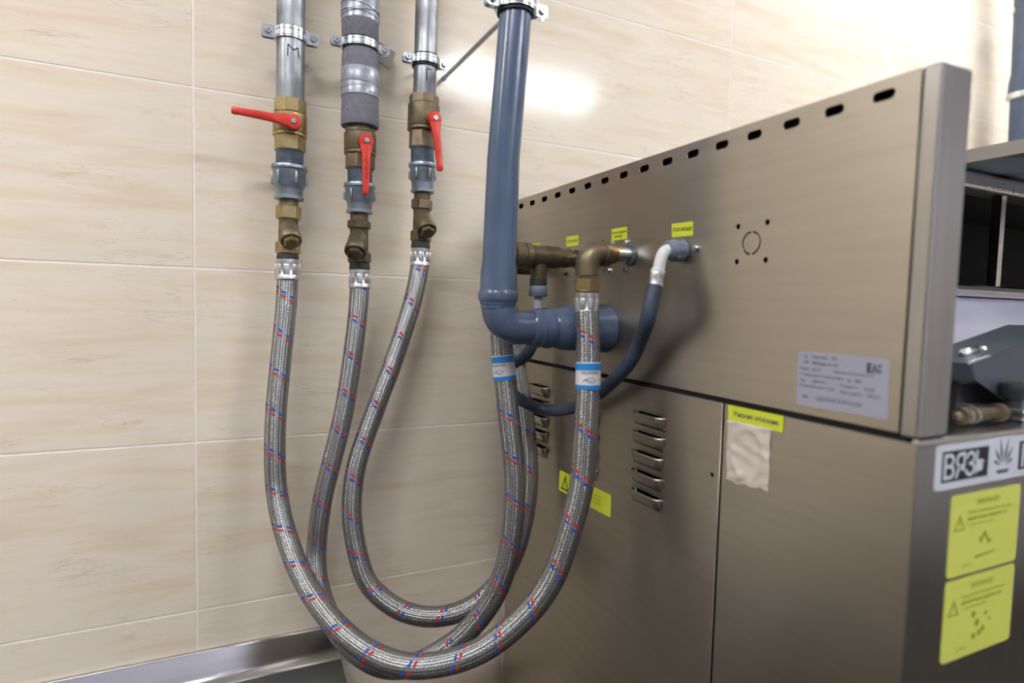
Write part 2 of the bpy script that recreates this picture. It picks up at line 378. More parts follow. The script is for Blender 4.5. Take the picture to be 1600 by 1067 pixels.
# ================================================================== THE ROOM
RX0, RX1, RY0, RZ1 = -3.0, 4.2, -4.4, 3.15
TH = .30; TW = .5965; J = .0032; T0 = 2.1 - .0       # tile size, joint; a joint runs at X = 0 and at Z = 0, .3, .6 ...
wall = finish(obj('wall_back', (lambda b: (box2(b, (RX0, .0007, 0), (RX1, .10, RZ1)), b)[1])(B()), 'grout', org=Vector((0, 0, 0))), kind='structure')
wall['label'] = 'beige travertine tiled wall behind the pipes'
tb = B(); box(tb, (0, .004, 0), (TW-J, .008, TH-J), bev=.0007)
tm = bpy.data.meshes.new('tile'); tb.to_mesh(tm); tb.free(); tm.materials.append(M['tile'])
for i in range(-5, 8):
    for k in range(0, 11):
        x0, z0 = i*TW, k*TH
        if x0 < RX0-.01 or x0+TW > RX1+.01 or z0+TH > RZ1+.16: continue
        t = bpy.data.objects.new('tile', tm); C.objects.link(t); t.parent = wall; t.location = (x0+TW/2, 0, z0+TH/2); ORG[t] = Vector((0, 0, 0))
def struct(name, a, b, m):
    bm = B(); box2(bm, a, b); return finish(obj(name, bm, m), kind='structure')
struct('floor', (RX0, RY0, -.1), (RX1, .1, 0), 'floor')
struct('ceiling', (RX0, RY0, RZ1+.15), (RX1, .1, RZ1+.25), 'ceil')
struct('wall_left', (RX0-.1, RY0, 0), (RX0, .1, RZ1+.15), 'paint_dark')
struct('wall_right', (RX1, RY0, 0), (RX1+.1, .1, RZ1+.15), 'paint')
struct('wall_front', (RX0, RY0-.1, 0), (RX1, RY0, RZ1+.15), 'paint_cool')
for n, (x, y) in enumerate(LAMPS):
    t = thing('ceiling_lamp', (x, y, 3.02), ['strip lamp on the ceiling mirrored as a streak in the tiles', 'strip lamp on the ceiling just behind the viewer', 'strip lamp on the ceiling above the washing machine', 'strip lamp on the ceiling near the wall on the far left'][n], 'lamp', 'ceiling strip lamps')
    b = B(); box2(b, (x-.62, y-.075, 3.085), (x+.62, y+.075, 3.30), bev=.01); obj('housing', b, 'lamp_body', t)
    b = B(); box2(b, (x-.59, y-.06, 3.03), (x+.59, y+.06, 3.084), bev=.012); obj('diffuser', b, 'lamp', t)

# ================================================================== WASHING MACHINE with the stainless panel
XM = .58; ZT, ZS = .2015+ZO, -.1165+ZO; YB, YP, YF = -.045, -.8366, -.853; XB = .6228; BX1 = 2.2
mach = thing('washing_machine', (XM+.5, -.45, 0), 'stainless steel washing machine with slotted back panel and louvred door', 'machine')
def yz_plate(name, splines, x, th, m, parent):
    me = curve_mesh([[(-y, z) for y, z in s] for s in splines], th)
    for v in me.vertices: v.co = Vector((x+v.co.z, -v.co.x, v.co.y))
    bm = B(); bm.from_mesh(me); bpy.data.meshes.remove(me); bmesh.ops.remove_doubles(bm, verts=bm.verts[:], dist=1e-5)
    return obj(name, bm, m, parent)
def circ(y, z, r, k=14, a0=0, a1=360): return [(y+r*math.cos(math.radians(a0+(a1-a0)*i/k)), z+r*math.sin(math.radians(a0+(a1-a0)*i/k))) for i in range(k)]
holes = []
for k in range(16): holes.append(rrect(-.0715-.0488*k-.0105, .1871+ZO-.0047, -.0715-.0488*k+.0105, .1871+ZO+.0047, .0045, .0045, 4))
cy, cz = -.6603, .0670+ZO
for a, b in ((-.6397, .0875), (-.6813, .0879), (-.6403, .0470), (-.6814, .0469)): holes.append(circ(a, b+ZO, .0034))
for a0, a1 in ((95, 265), (275, 445)):
    o_ = [(cy+.0135*math.cos(math.radians(a0+(a1-a0)*i/18)), cz+.0135*math.sin(math.radians(a0+(a1-a0)*i/18))) for i in range(19)]
    i_ = [(cy+.0113*math.cos(math.radians(a0+(a1-a0)*i/18)), cz+.0113*math.sin(math.radians(a0+(a1-a0)*i/18))) for i in range(19)]
    holes.append(o_+i_[::-1])
yz_plate('back_panel', [[(YB, ZS+.0035), (YB, ZT), (YP+.001, ZT), (YP+.001, ZS+.0035)]]+holes, XM+.0008, .0016, 'steel', mach)
b = B(); box2(b, (XM+.0025, YB, ZT-.0018), (XB-.001, YP, ZT-.0005)); obj('top_cover', b, 'steel_v', mach)
b = B(); box2(b, (XM-.0006, YF, ZS+.0008), (XB, YP-.0004, ZT), bev=.0022); obj('corner_post', b, 'steel_v', mach)
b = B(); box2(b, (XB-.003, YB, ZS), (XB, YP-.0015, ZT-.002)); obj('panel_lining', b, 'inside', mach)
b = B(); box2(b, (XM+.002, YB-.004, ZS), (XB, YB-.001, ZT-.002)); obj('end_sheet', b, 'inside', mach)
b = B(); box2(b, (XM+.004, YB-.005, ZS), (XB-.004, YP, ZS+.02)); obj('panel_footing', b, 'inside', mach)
b = B(); box2(b, (XB, -.14, ZS), (XB+.03, -.03, ZT+.012), bev=.003); obj('cable_duct', b, 'steel_dark', mach)
# lower body: frame in the dark, door, plain panel, front sheet, top sheet
ZD = ZS - .0035; YG0, YG1 = -.6292, -.6332; ZL = .10
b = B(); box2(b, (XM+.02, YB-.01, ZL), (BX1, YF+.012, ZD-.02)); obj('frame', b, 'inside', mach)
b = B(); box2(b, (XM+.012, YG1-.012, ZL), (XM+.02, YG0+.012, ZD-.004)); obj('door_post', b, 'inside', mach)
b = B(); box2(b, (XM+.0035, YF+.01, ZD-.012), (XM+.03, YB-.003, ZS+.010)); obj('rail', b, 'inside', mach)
lv = []
for col, (y0, y1) in enumerate(((-.135, -.208), (-.300, -.3737), (-.4625, -.5300))):
    for r in range(5): lv.append((y0, y1, -.1565+ZO-.0280*r+(-.003 if col == 0 else 0)))
LH = .0190
dholes = [[(y0-.008, z+.0005), (y1+.008, z+.0005), (y1+.008, z-.007), (y0-.008, z-.007)] for y0, y1, z in lv]
dholes.append(circ(-.617, -.210+ZO, .0033, 10))
door = yz_plate('door', [[(YB-.002, ZL), (YB-.002, ZD), (YG0, ZD), (YG0, ZL)]]+dholes, XM+.0008, .0016, 'steel', mach)
for y0, y1, z in lv:
    b = B(); nu, nv = 22, 8; g = []
    for j in range(nv+1):
        v = j/nv; row = []
        for i in range(nu+1):
            u = i/nu; e = min(1, min(u, 1-u)/.20); e = math.sqrt(max(0, 1-(1-e)**2)); p = .0095*e*math.sqrt(max(0, 1-(v/max(e, .05))**2)) if v < e else 0
            row.append(b.verts.new((XM-.0003-p, y0+(y1-y0)*u, z-LH*v)))
        g.append(row)
    for j in range(nv):
        for i in range(nu): b.faces.new((g[j][i], g[j][i+1], g[j+1][i+1], g[j+1][i]))
    o = obj('louvre', b, 'steel', door, smooth=40)
    md = o.modifiers.new('s', 'SOLIDIFY'); md.thickness = .0009; md.offset = -1
b = B(); box2(b, (XM, YF+.001, ZL), (XM+.0016, YG1, ZD)); obj('plain_panel', b, 'steel', mach)
b = B(); box2(b, (XM+.0004, YF, ZL), (BX1, YF+.0016, ZS-.0045)); obj('front_sheet', b, 'steel_v', mach)
b = B()
sweep(b, [(XM+.003, YF+.0035, ZS-.0042), (BX1, YF+.0035, ZS-.0042)], .0042, 14); box2(b, (XB, YF+.003, ZS-.006), (BX1, YB, ZS-.0002)); obj('top_sheet', b, 'steel_bright', mach, smooth=40)
for x, y in ((XM+.06, YB-.06), (XM+.06, YF+.06), (BX1-.06, YB-.06), (BX1-.06, YF+.06)):
    b = B(); sweep(b, [(x, y, 0), (x, y, .02), (x, y, .02), (x, y, .102)], [.035, .03, .016, .016], 16); obj('foot', b, 'steel_dark', mach, smooth=40)

# stickers on the machine
def panel_quad(px, X=XM): return facing(Quad(*[atx(x, y, X) for x, y in px]), (-1, 0, 0))
def front_quad(px, Y=YF): return facing(Quad(*[at(x, y, Y) for x, y in px]), (0, -1, 0))
def sticker(name, q, m, label, cat='sticker', rc=.0, group=None):
    t = thing(name, q(.5, 1), label, cat, group)
    patch('sheet', q, m, .0001, .0004, t, rrect(0, 0, 1, 1, rc/q.w, rc/q.h) if rc else None); return t
q = panel_quad([(1050, 350), (1083, 345.5), (1083, 368), (1050, 371)]); t = sticker('pipe_label', q, 'yellow', 'yellow cold water label above the white elbow', group='yellow connection labels'); words('lettering', q, 'Хол.вода', .05, .28, .95, .66, 'ink', t, bold=.012)
q = panel_quad([(956, 358), (980, 354), (980, 373), (956, 377)]); t = sticker('pipe_label', q, 'yellow', 'yellow two-line label above the large brass elbow', group='yellow connection labels'); words('lettering', q, 'Умягчённая', .03, .22, .97, .46, 'ink', t); words('lettering', q, 'вода', .25, .58, .7, .82, 'ink', t)
q = panel_quad([(885, 370), (904, 367), (904, 383), (885, 386)]); t = sticker('pipe_label', q, 'yellow', 'small yellow label between brass tee and brass elbow', group='yellow connection labels'); words('lettering', q, 'Хол.вода', .06, .32, .94, .68, 'ink_soft', t)
q = panel_quad([(829, 381), (844, 379), (844, 391), (829, 393)]); t = sticker('pipe_label', q, 'yellow', 'small yellow label partly hidden above the brass tee', group='yellow connection labels'); words('lettering', q, 'Гор.вода', .06, .4, .94, .75, 'ink_olive', t)
q = panel_quad([(1248, 548), (1391, 561), (1388, 656), (1244, 631)]); t = sticker('rating_plate', q, 'plate_white', 'pale rating plate sticker with rows of small print', 'sticker')
for s, u0, v0, u1, m in (('Тип:', .07, .055, .12, 'ink_soft'), ('Машина стирально-', .17, .055, .36, 'ink'), ('отж.', .40, .055, .47, 'ink_soft'), ('дата', .08, .165, .14, 'ink_soft'), ('ВЯЗЬМА машина', .18, .165, .33, 'ink'), ('стир.-отж.', .34, .175, .48, 'ink_soft'),
                         ('Модель', .03, .285, .15, 'ink_soft'), ('ВО-15', .19, .285, .28, 'ink_soft'), ('Заводской номер 0157', .43, .285, .86, 'ink_soft'),
                         ('Ст. напряжение электропитания', .03, .395, .54, 'ink_soft'), ('3N', .58, .405, .62, 'ink_soft'), ('380', .66, .395, .73, 'ink_soft'),
                         ('Ток', .03, .505, .10, 'ink_soft'), ('380В 50Гц', .19, .505, .36, 'ink_soft'), ('Мощность', .51, .515, .70, 'ink_soft'), ('10 кВт', .76, .515, .87, 'ink_soft'),
                         ('Загрузочная масса', .03, .60, .35, 'ink_soft'), ('15 кг', .38, .60, .45, 'ink_soft'), ('Масса нетто', .51, .62, .74, 'ink_soft'), ('740 кг', .79, .62, .92, 'ink_soft'), ('дата', .08, .80, .14, 'ink_soft'), ('СДЕЛАНО В РОССИИ', .24, .79, .74, 'ink_soft')):
    words('print', q, s, u0, v0, u1, v0+.062+(.03 if s[0] == 'С' and 'РОС' in s else 0), m, t)
for s, u0, u1 in (('Е', .78, .83), ('А', .835, .885), ('С', .89, .925)): words('conformity_mark', q, s, u0, .10, u1, .26, 'ink', t, bold=.05)
q = panel_quad([(1138, 632), (1225, 650), (1224, 676), (1138, 657)], XM-.0005); t = sticker('door_label', q, 'yellow', 'yellow liquid detergents label above the crumpled paper'); words('lettering', q, 'Жидкие моющие', .10, .30, .92, .68, 'ink_blue', t, bold=.012)
# crumpled paper patch: a relief grid
q = panel_quad([(1137, 655), (1205, 670), (1201, 769), (1135, 752)])
b = B(); g = []; nu, nv = 26, 34
for j in range(nv+1):
    row = []
    for i in range(nu+1):
        u, v = i/nu, j/nv; d = math.hypot((u-.5)/.36, (v-.48)/.42); h = .0006+.0016*max(0, 1-abs(d-1)*4) + .0005*math.sin(9*u+5*math.sin(7*v)) + .0006*max(0, math.sin(14*v+6*u))*(u < .5)
        vv = v*(1-.02*math.sin(17*u)-.01*math.sin(41*u)); row.append(b.verts.new(q(u, vv, max(.0003, h))))
    g.append(row)
for j in range(nv):
    for i in range(nu): b.faces.new((g[j][i], g[j][i+1], g[j+1][i+1], g[j+1][i]))
o = obj('paper_patch', b, 'paper', smooth=70); finish(o, 'crumpled off-white paper patch stuck under the detergent label', 'paper'); o.modifiers.new('s', 'SOLIDIFY').thickness = .0002
# warning sticker behind the hose
q = panel_quad([(875, 734), (955, 774), (954, 809), (873, 765)]); t = sticker('warning_sticker', q, 'yellow', 'yellow warning sticker on the louvred door behind the hose', rc=.004)
def tri(q, cu, cv, su, sv, parent, m):
    patch('warning_triangle', q, m, .0004, .0007, parent, [(cu, cv-sv), (cu+su, cv+sv), (cu+su*.72, cv+sv*.82), (cu, cv-sv*.6), (cu-su*.72, cv+sv*.82), (cu+su*.72, cv+sv*.82), (cu+su, cv+sv), (cu-su, cv+sv)])
    words('exclamation', q, '!', cu-su*.1, cv-sv*.3, cu+su*.1, cv+sv*.65, m, parent, .0007)
tri(q, .13, .5, .075, .36, t, 'ink')
for k, s in enumerate(('Перед началом', 'работы обесточить', 'оборудование')): words('lettering', q, s, .45, .27+.17*k, .83, .40+.17*k, 'ink_olive', t)
# logo plate and two yellow instruction stickers on the front sheet
e = lambda X, Z: Vector((X, YF, Z+ZO))
q = facing(Quad(e(.6063, -.1231), e(.855, -.1231), e(.855, -.1641), e(.6063, -.1641)), (0, -1, 0))
t = sticker('logo_plate', q, 'logo_white', 'white and black maker logo plate on the machine front', 'sign', rc=.005)
patch('black_field', q, 'ink', .0004, .0006, t, [(.04, .15), (.335, .15), (.335, .84), (.04, .84)]); patch('black_field', q, 'ink', .0004, .0006, t, [(.55, .15), (.96, .15), (.96, .84), (.55, .84)])
for s, u0, u1 in (('В', .055, .115), ('Я', .125, .18), ('З', .19, .245), ('Ь', .255, .31), ('М', .575, .68), ('А', .69, .79)):
    words('lettering', q, s, u0-.004, .21, u1+.004, .78, 'logo_white', t, .0007, .012)
patch('emblem_field', q, 'logo_white', .0004, .0008, t, rrect(.335, .0, .54, 1, .05, .16))
for a, l in ((-62, .30), (-38, .42), (-14, .5), (14, .5), (38, .42), (62, .30)):
    ra = math.radians(a); du, dv = math.sin(ra)*.06, -math.cos(ra)*.36; nu, nv = math.cos(ra)*.008, math.sin(ra)*.04
    c0 = (.437, .72); patch('petal', q, 'ink_soft', .0008, .001, t, [(c0[0]+du*.35, c0[1]+dv*.35), (c0[0]+du+nu, c0[1]+dv+nv), (c0[0]+du*1.7*l/.42, c0[1]+dv*1.7*l/.42), (c0[0]+du-nu, c0[1]+dv-nv)])
patch('emblem_base', q, 'ink_soft', .0008, .001, t, [(.39, .76), (.485, .76), (.47, .84), (.405, .84)])
for n, (z0, z1) in enumerate(((-.1713, -.2484), (-.2515, -.3292))):
    q = facing(Quad(e(.6350, z0), e(.7520, z0-.0008), e(.7520, z1-.0008), e(.6350, z1)), (0, -1, 0))
    t = sticker('instruction_sticker', q, 'yellow_pale', ['upper yellow instruction sticker under the logo plate', 'lower yellow instruction sticker below its twin'][n], rc=.005, group='yellow instruction stickers')
    words('heading', q, 'ВНИМАНИЕ!', .36, .09, .68, .16, 'ink_olive', t)
    for k, s in enumerate(('Перед использованием машины', 'внимательно ознакомьтесь', 'с инструкцией')): words('lettering', q, s, .24, .22+.075*k, (.86, .82, .6)[k], .265+.075*k, 'ink_olive', t)
    tri(q, .13, .34, .075, .10, t, 'ink_olive')
    if n == 0:
        patch('pictogram', q, 'ink_olive', .0004, .0006, t, [(.42, .60), (.50, .50), (.56, .62), (.62, .64), (.56, .68), (.50, .56), (.45, .66)]); patch('pictogram', q, 'ink_olive', .0004, .0006, t, [(.38, .80), (.66, .78), (.66, .80), (.38, .83)])
    else:
        for cu, cv, r in ((.42, .50, .03), (.48, .62, .035), (.60, .53, .02), (.66, .62, .015), (.44, .78, .03), (.52, .76, .03), (.57, .72, .03)): patch('pictogram', q, 'ink_olive', .0004, .0006, t, [(cu+r*math.cos(a*.785), cv+1.4*r*math.sin(a*.785)) for a in range(8)])
    words('note', q, 'рис.', .22, .87, .36, .915, 'ink_olive', t)

# ================================================================== PIPE COLUMNS ON THE WALL
YW = -.07
def colpts(xs, prof, Y=YW):
    """prof: (pixel row, half width in pixels); xs: (row, centre) line -> axis points and radii in metres"""
    pts, rad = [], []
    for y, hw in prof:
        (ya, xa), (yb, xb) = xs[0], xs[-1]
        for (y0, x0), (y1, x1) in zip(xs, xs[1:]):
            if y0 <= y <= y1: ya, xa, yb, xb = y0, x0, y1, x1; break
        x = xa+(xb-xa)*(y-ya)/(yb-ya); p = at(x, y, Y); pts.append(p); rad.append(hw*depth(p)/F)
    return pts, rad
def lathe(name, xs, prof, m, parent, n=28, smooth=35, phase=0., Y=YW, label=None, top=False):
    p, r = colpts(xs, prof, Y); b = B()
    if top: p = [Vector((p[0].x, p[0].y, 3.298))]+p; r = [r[0]]+r
    sweep(b, p, r, n, phase=phase); return obj(name, b, m, parent, smooth=smooth, label=label)
def bolt(name, p, d, r, h, m, parent, hexa=False):
    b = B(); d = Vector(d).normalized(); p = Vector(p)
    sweep(b, [p, p+d*h*.7, p+d*h, p+d*h], [r, r, r*.8, r*.45], 6 if hexa else 14); o = obj(name, b, m, parent, smooth=30)
    up = Vector((0, 0, 1)) if abs(d.z) < .8 else Vector((1, 0, 0)); s = d.cross(up).normalized(); k = B()
    for v in (up, s):
        w = d.cross(v); R = Matrix((w, v, d)).transposed(); box(k, p+d*h*1.0, (r*.16, r*1.0, .0006), R)
    obj('cross_slot', k, 'steel_dark', o); return o
def pipe_clamp(c, r, hb, label, band_w=.0025, liner=True, squeeze=0., stud=True, ext=.024, rz=0.):
    """two-piece clamp round an upright pipe at c: ears left and right, studs to the wall"""
    c = Vector(c); t = thing('pipe_clamp', c-Vector((0, 0, hb/2)), label, 'clamp', 'pipe clamps')
    if liner: b = B(); ring(b, c, (0, 0, 1), r+.0004, r+.003, hb*1.55); obj('rubber_liner', b, 'rubber', t, smooth=40)
    r0 = r+(.003 if liner else .0004); b = B(); ring(b, c, (0, 0, 1), r0, r0+band_w, hb, 40)
    for dz in (-.28, .28): ring(b, c+Vector((0, 0, dz*hb)), (0, 0, 1), r0+band_w*.6, r0+band_w+.0011, hb*.12, 40)
    obj('band', b, 'zinc', t, smooth=40)
    X = Vector((math.cos(rz), math.sin(rz), 0)); Yv = Vector((-math.sin(rz), math.cos(rz), 0)); R = Matrix.Rotation(rz, 3, 'Z')
    for s in (-1, 1):
        for k, dy in (('front_ear', -.0068), ('rear_ear', .0035)):
            b = B(); x0 = r0+.0005; cc = c+X*s*(x0+ext/2)+Yv*dy; q_ = facing(Quad(cc-X*ext/2+Vector((0, 0, hb*.56)), cc+X*ext/2+Vector((0, 0, hb*.56)), cc+X*ext/2-Vector((0, 0, hb*.56)), cc-X*ext/2-Vector((0, 0, hb*.56))), -Yv); pl = rrect(0, 0, 1, 1, .0042/ext, .0042/(hb*1.12), 5)
            va = [b.verts.new(q_(u, v, -.0011)) for u, v in pl]; vb = [b.verts.new(q_(u, v, .0011)) for u, v in pl]; b.faces.new(va); b.faces.new(vb)
            for i in range(len(pl)): b.faces.new((va[i], va[(i+1) % len(pl)], vb[(i+1) % len(pl)], vb[i]))
            b2 = c+X*s*(x0+.0005)+Yv*(dy*.6+(-.003 if dy < 0 else .003)); box(b, b2, (.0032, .012, hb*1.02), R, bev=.0008); obj(k, b, 'zinc', t)
        bolt('clamp_screw', c+X*s*(x0+ext*.55)+Yv*-.0078, -Yv, .0058, .0045, 'zinc', t)
        b = B(); sweep(b, [c+X*s*(x0+ext*.55)+Yv*-.007, c+X*s*(x0+ext*.55)+Yv*.009], .003, 10); obj('screw_shank', b, 'zinc', t, smooth=40)
    if stud:
        b = B(); p = c+Yv*(r0+band_w); sweep(b, [p, p+Yv*.01, p+Yv*.01, Vector((p.x, .0, p.z))], [.008, .008, .004, .004], 12); obj('wall_stud', b, 'zinc', t, smooth=40)
    return t
def lever_valve(xs, parts, pivot, tip, body_m, label, thin=False, tip_px=4.6):
    """ball valve: parts = rows of hex top, body, hex bottom; pivot/tip pixel of the red lever"""
    (t0, t1, h1), (b0, b1, h2), (c0, c1, h3) = parts; p, r = colpts(xs, [(c1, 1)]); t = thing('ball_valve', p[0], label, 'valve', 'red lever ball valves')
    lathe('body', xs, [(b0, h2*.86), (b0+2, h2*.97), (b0+3, h2), (b1-7, h2), (b1-6, h2*.985), (b1-6, h2*.9), (b1-5, h2*.9), (b1-5, h2), (b1-1, h2), (b1+1, h2*.86)], body_m, t)
    lathe('hex_end', xs, [(t0, h1*.88), (t0+1.5, h1*1.03), (t1-1.5, h1*1.03), (t1, h1*.9)], body_m, t, n=8, smooth=20, phase=math.pi/8)
    lathe('hex_end', xs, [(c0, h3*.9), (c0+1.5, h3*1.03), (c1-2, h3*1.03), (c1, h3*.86)], body_m, t, n=8, smooth=20, phase=math.pi/8)
    yc = (b0+b1)/2-1; (ca,), (ra,) = colpts(xs, [(yc, h2)]); yl = YW-ra-.013; a = at(*pivot, yl); z = at(*tip, yl)
    b = B(); sweep(b, [Vector((a.x, YW, a.z)), Vector((a.x, yl+.006, a.z))], [ra*.5, ra*.42], 20); obj('stem', b, body_m, t, smooth=35)
    d = (z-a); Ln = d.length; d.normalize(); s = Vector((0, -1, 0)).cross(d).normalized(); lev = B()
    R = Matrix((d, s, d.cross(s))).transposed(); nY = Vector((0, -1, 0))
    sweep(lev, [a-nY*.006, a+nY*.001, a+nY*.0035, a+nY*.004], [.0125, .0125, .0112, .009], 24)      # hub
    prof = [(.0, .0100, .0042, .000), (.14, .0088, .0042, .001), (.28, .0062, .0034, .003), (.55, .0056, .0032, .006), (.78, .0050, .0032, .007), (.88, .0046, .0040, .007), (.96, .0050, .0046, .007), (1.0, .0036, .0034, .007)]
    rings = []
    for tt, hw, ht, up in prof:
        cc = a+d*(Ln*tt)+nY*(up-.001); rings.append([lev.verts.new(cc+s*hw*1.15*math.copysign(abs(math.cos(k*math.pi/8))**.6, math.cos(k*math.pi/8))+nY*ht*1.1*math.copysign(abs(math.sin(k*math.pi/8))**.6, math.sin(k*math.pi/8))) for k in range(16)])
    for i in range(len(rings)-1):
        for k in range(16): lev.faces.new((rings[i][k], rings[i][(k+1) % 16], rings[i+1][(k+1) % 16], rings[i+1][k]))
    lev.faces.new(rings[0][::-1]); lev.faces.new(rings[-1])
    lo = obj('lever', lev, 'red', t, smooth=40, label='red coated lever')
    bolt('lever_screw', a+nY*.004, nY, .0048, .003, 'zinc', lo, True)
    # raised maker's lettering as a row of small bars on the arm
    k = B()
    for i in range(9):
        tt = .34+.045*i; cc = a+d*(Ln*tt)+nY*(.0035+.0065*min(1, tt*1.6)); box(k, cc, (.0012, .0050, .0008), R)
    obj('raised_marks', k, 'red', lo)
    return t
def threads(xs, y0, y1, h, label):
    prof = [(y0, h*.95)]; y = y0
    while y < y1-1.6: prof += [(y+.1, h*.95), (y+.8, h), (y+1.6, h*.95)]; y += 1.7
    p, r = colpts(xs, [(y1, 1)]); t = thing('threaded_nipple', p[0], label, 'nipple', 'grey threaded nipples')
    lathe('thread', xs, prof+[(y1, h*.95)], 'thread', t, smooth=60); lathe('sealant_bead', xs, [(y0-1, h*.9), (y0+.5, h*1.06), (y0+3, h*1.03), (y0+4, h*.96)], 'thread', t, smooth=60); return t
def coupling(xs, y0, y1, y2, h, h2, label):
    p, r = colpts(xs, [(y2, 1)]); t = thing('reducing_socket', p[0], label, 'socket', 'galvanised reducing sockets')
    lathe('shell', xs, [(y0, h*.8), (y0+.3, h*1.04), (y0+2.5, h*1.07), (y0+5.5, h*1.06), (y0+7, h*.98), (y0+8, h*.96), (y1-2, h*.94), (y1+1, h*.86), (y1+4, h2*1.02), (y2-6, h2*.98), (y2-4.5, h2*1.08), (y2-1, h2*1.08), (y2, h2*.95)], 'cast', t)
    (pa, pb), (ra, rb) = colpts(xs, [(y0+8, h*.98), (y1-1, h*.95)])
    for k in range(6):
        a = math.radians(60*k-74); d = Vector((math.cos(a), math.sin(a), 0)); b = B(); c = (pa+pb)/2+d*(ra+.0004)
        R = Matrix((d, Vector((-d.y, d.x, 0)), Vector((0, 0, 1)))).transposed(); box(b, c, (.0042, .0045, (pa-pb).length*.8), R, bev=.0013); obj('rib', b, 'cast', t, smooth=40)
    return t
def strainer(xs, rows, hw, cap, capr, m, m2, label, hexm):
    """Y strainer: rows = neck top, hex top, hex bottom, body bottom, low hex bottom, gasket bottom"""
    n0, x0, x1, lb, l1, g1 = rows; p, r = colpts(xs, [(g1, 1)]); t = thing('strainer', p[0], label, 'strainer', 'brass strainers')
    lathe('neck', xs, [(n0, hw*.8), (x0+1, hw*.8)], m2, t); lathe('hex_nut', xs, [(x0, hw*.92), (x0+1.5, hw*1.05), (x1-1.5, hw*1.05), (x1, hw*.9)], hexm, t, n=6, smooth=20, phase=math.pi/6)
    lathe('body', xs, [(x1, hw*.84), (x1+3, hw*.80), (lb, hw*.80)], m, t)
    lathe('lower_hex', xs, [(lb-3, hw*.9), (lb-1, hw*1.04), (l1-1.5, hw*1.04), (l1, hw*.9)], hexm, t, n=6, smooth=20, phase=math.pi/6)
    lathe('gasket', xs, [(l1, hw*.86), (g1-3, hw*.92), (g1+.5, hw*.9)], 'gasket', t)
    (q0,), (r0,) = colpts(xs, [(x1+4, hw*.8)])
    (dd,), _ = colpts(xs, [((x1+lb)/2, 1)]); c = at(*cap, YW-.034); cr = capr*depth(c)/F; ax = (c-q0).normalized(); b = B()
    sweep(b, [q0, q0+(c-q0)*.35, c-ax*.012], [r0*.6, cr*.86, cr*.92], 24); obj('branch', b, m, t, smooth=40)
    b = B(); sweep(b, [c-ax*.012, c-ax*.011, c-ax*.002, c], [cr*.9, cr, cr, cr*.93], 28); k = obj('cap', b, m2, t, smooth=35)
    b = B(); sweep(b, [c-ax*.001, c+ax*.006, c+ax*.0075], [cr*.74, cr*.74, cr*.6], 6); obj('cap_hex', b, hexm, k, smooth=20); return t

# --- left column: bare galvanised pipe marked M
A = [(-60, 455), (160, 453.6), (240, 453), (312, 451.5), (405, 449.5), (440, 449.5)]
t = thing('water_pipe', colpts(A, [(162, 1)])[0][0], 'bare galvanised pipe marked with letter M', 'pipe', 'water pipes on the wall')
lathe('pipe', A, [(-60, 21), (160, 21)], 'galv', t, n=40, top=True)
(p0,), (r0,) = colpts(A, [(87, 21)]); sv = CAM-p0
k = r0/21
strokes_on_cyl('marker_letter', [[(-4.2*k, -8*k), (-3.6*k, 9*k), (4.5*k, 1.5*k), (11.0*k, 6.5*k), (13.2*k, -8*k)]], p0, (0, 0, 1), sv, r0+.0003, .0019, 'ink', t)
(p1,), (r1,) = colpts(A, [(57, 21)]); pipe_clamp(p1, r1, .0175, 'zinc clamp on the pipe marked M', liner=False, ext=.022)
lever_valve(A, ((157, 179, 24), (178, 215, 25.5), (213, 238, 23.5)), (458.7, 190), (361, 173.5), 'brass', 'brass ball valve with its red lever turned sideways')
threads(A, 235, 264, 20.5, 'grey threaded nipple under the sideways-lever valve'); coupling(A, 260, 293, 313, 25.5, 20.5, 'galvanised reducing socket below the sideways-lever valve')
strainer(A, (312, 322, 343, 381, 397, 405), 18, (455, 377), 16.5, 'brass_dull', 'brass_dull', 'dull brass strainer in the column marked M', 'brass')
# --- middle column: insulated pipe
A2 = [(-60, 563), (198, 562.5), (240, 563), (300, 562), (370, 561), (421, 562), (455, 562)]
t = thing('insulated_pipe', colpts(A2, [(198, 1)])[0][0], 'pipe wrapped in grey foam insulation and silver tape', 'pipe')
lathe('pipe', A2, [(-60, 19), (204, 19)], 'galv', t, top=True)
lathe('foam_sleeve', A2, [(-60, 28), (30, 28.3), (60, 28), (64, 26), (69, 24.0), (77, 24.0), (83, 26.3), (90, 27.8), (112, 28.2), (160, 28.2), (190, 29), (197, 29), (199, 28), (199, 20)], 'foam', t, n=48, top=True)
lathe('tape', A2, [(-60, 28.6), (-20, 29.2), (37, 28.9), (38, 28.2)], 'tape', t, n=48)
lathe('tape', A2, [(111, 28.3), (112, 29.0), (134, 29.4), (136, 29.0), (138, 29.6), (154, 29.3), (155, 28.4)], 'tape', t, n=48)
for y0, dy in ((18, 6), (26, -5), (29, 4), (135, 2), (141, -3)):                     # loose folded tape edges
    b = B(); n = 40; pp = []
    for i in range(n):
        a = math.pi*(i/(n-1))+math.pi*.02; (pc,), (rc,) = colpts(A2, [(y0+dy*math.cos(a*1.0), 29.25)]); pp.append(pc+Vector((math.cos(a), -math.sin(a), 0))*(rc+.0002))
    sweep(b, pp, .0005, 6); obj('tape_fold', b, 'foam', t, smooth=60)
(p1,), (r1,) = colpts(A2, [(73, 24.0)]); pipe_clamp(p1, r1, .0125, 'zinc clamp squeezing the insulated pipe', ext=.020)
q = [at(590, 66, -.045), at(617, 84, -.028), at(609, 109, -.028), at(586, 92, -.045)]; t = thing('wall_bracket', (q[2]+q[3])/2, 'grey folded metal bracket end behind the insulated pipe', 'bracket')
patch('web', facing(Quad(*q), (0, -1, 0)), 'strip_beige', -.0015, .0015, t)
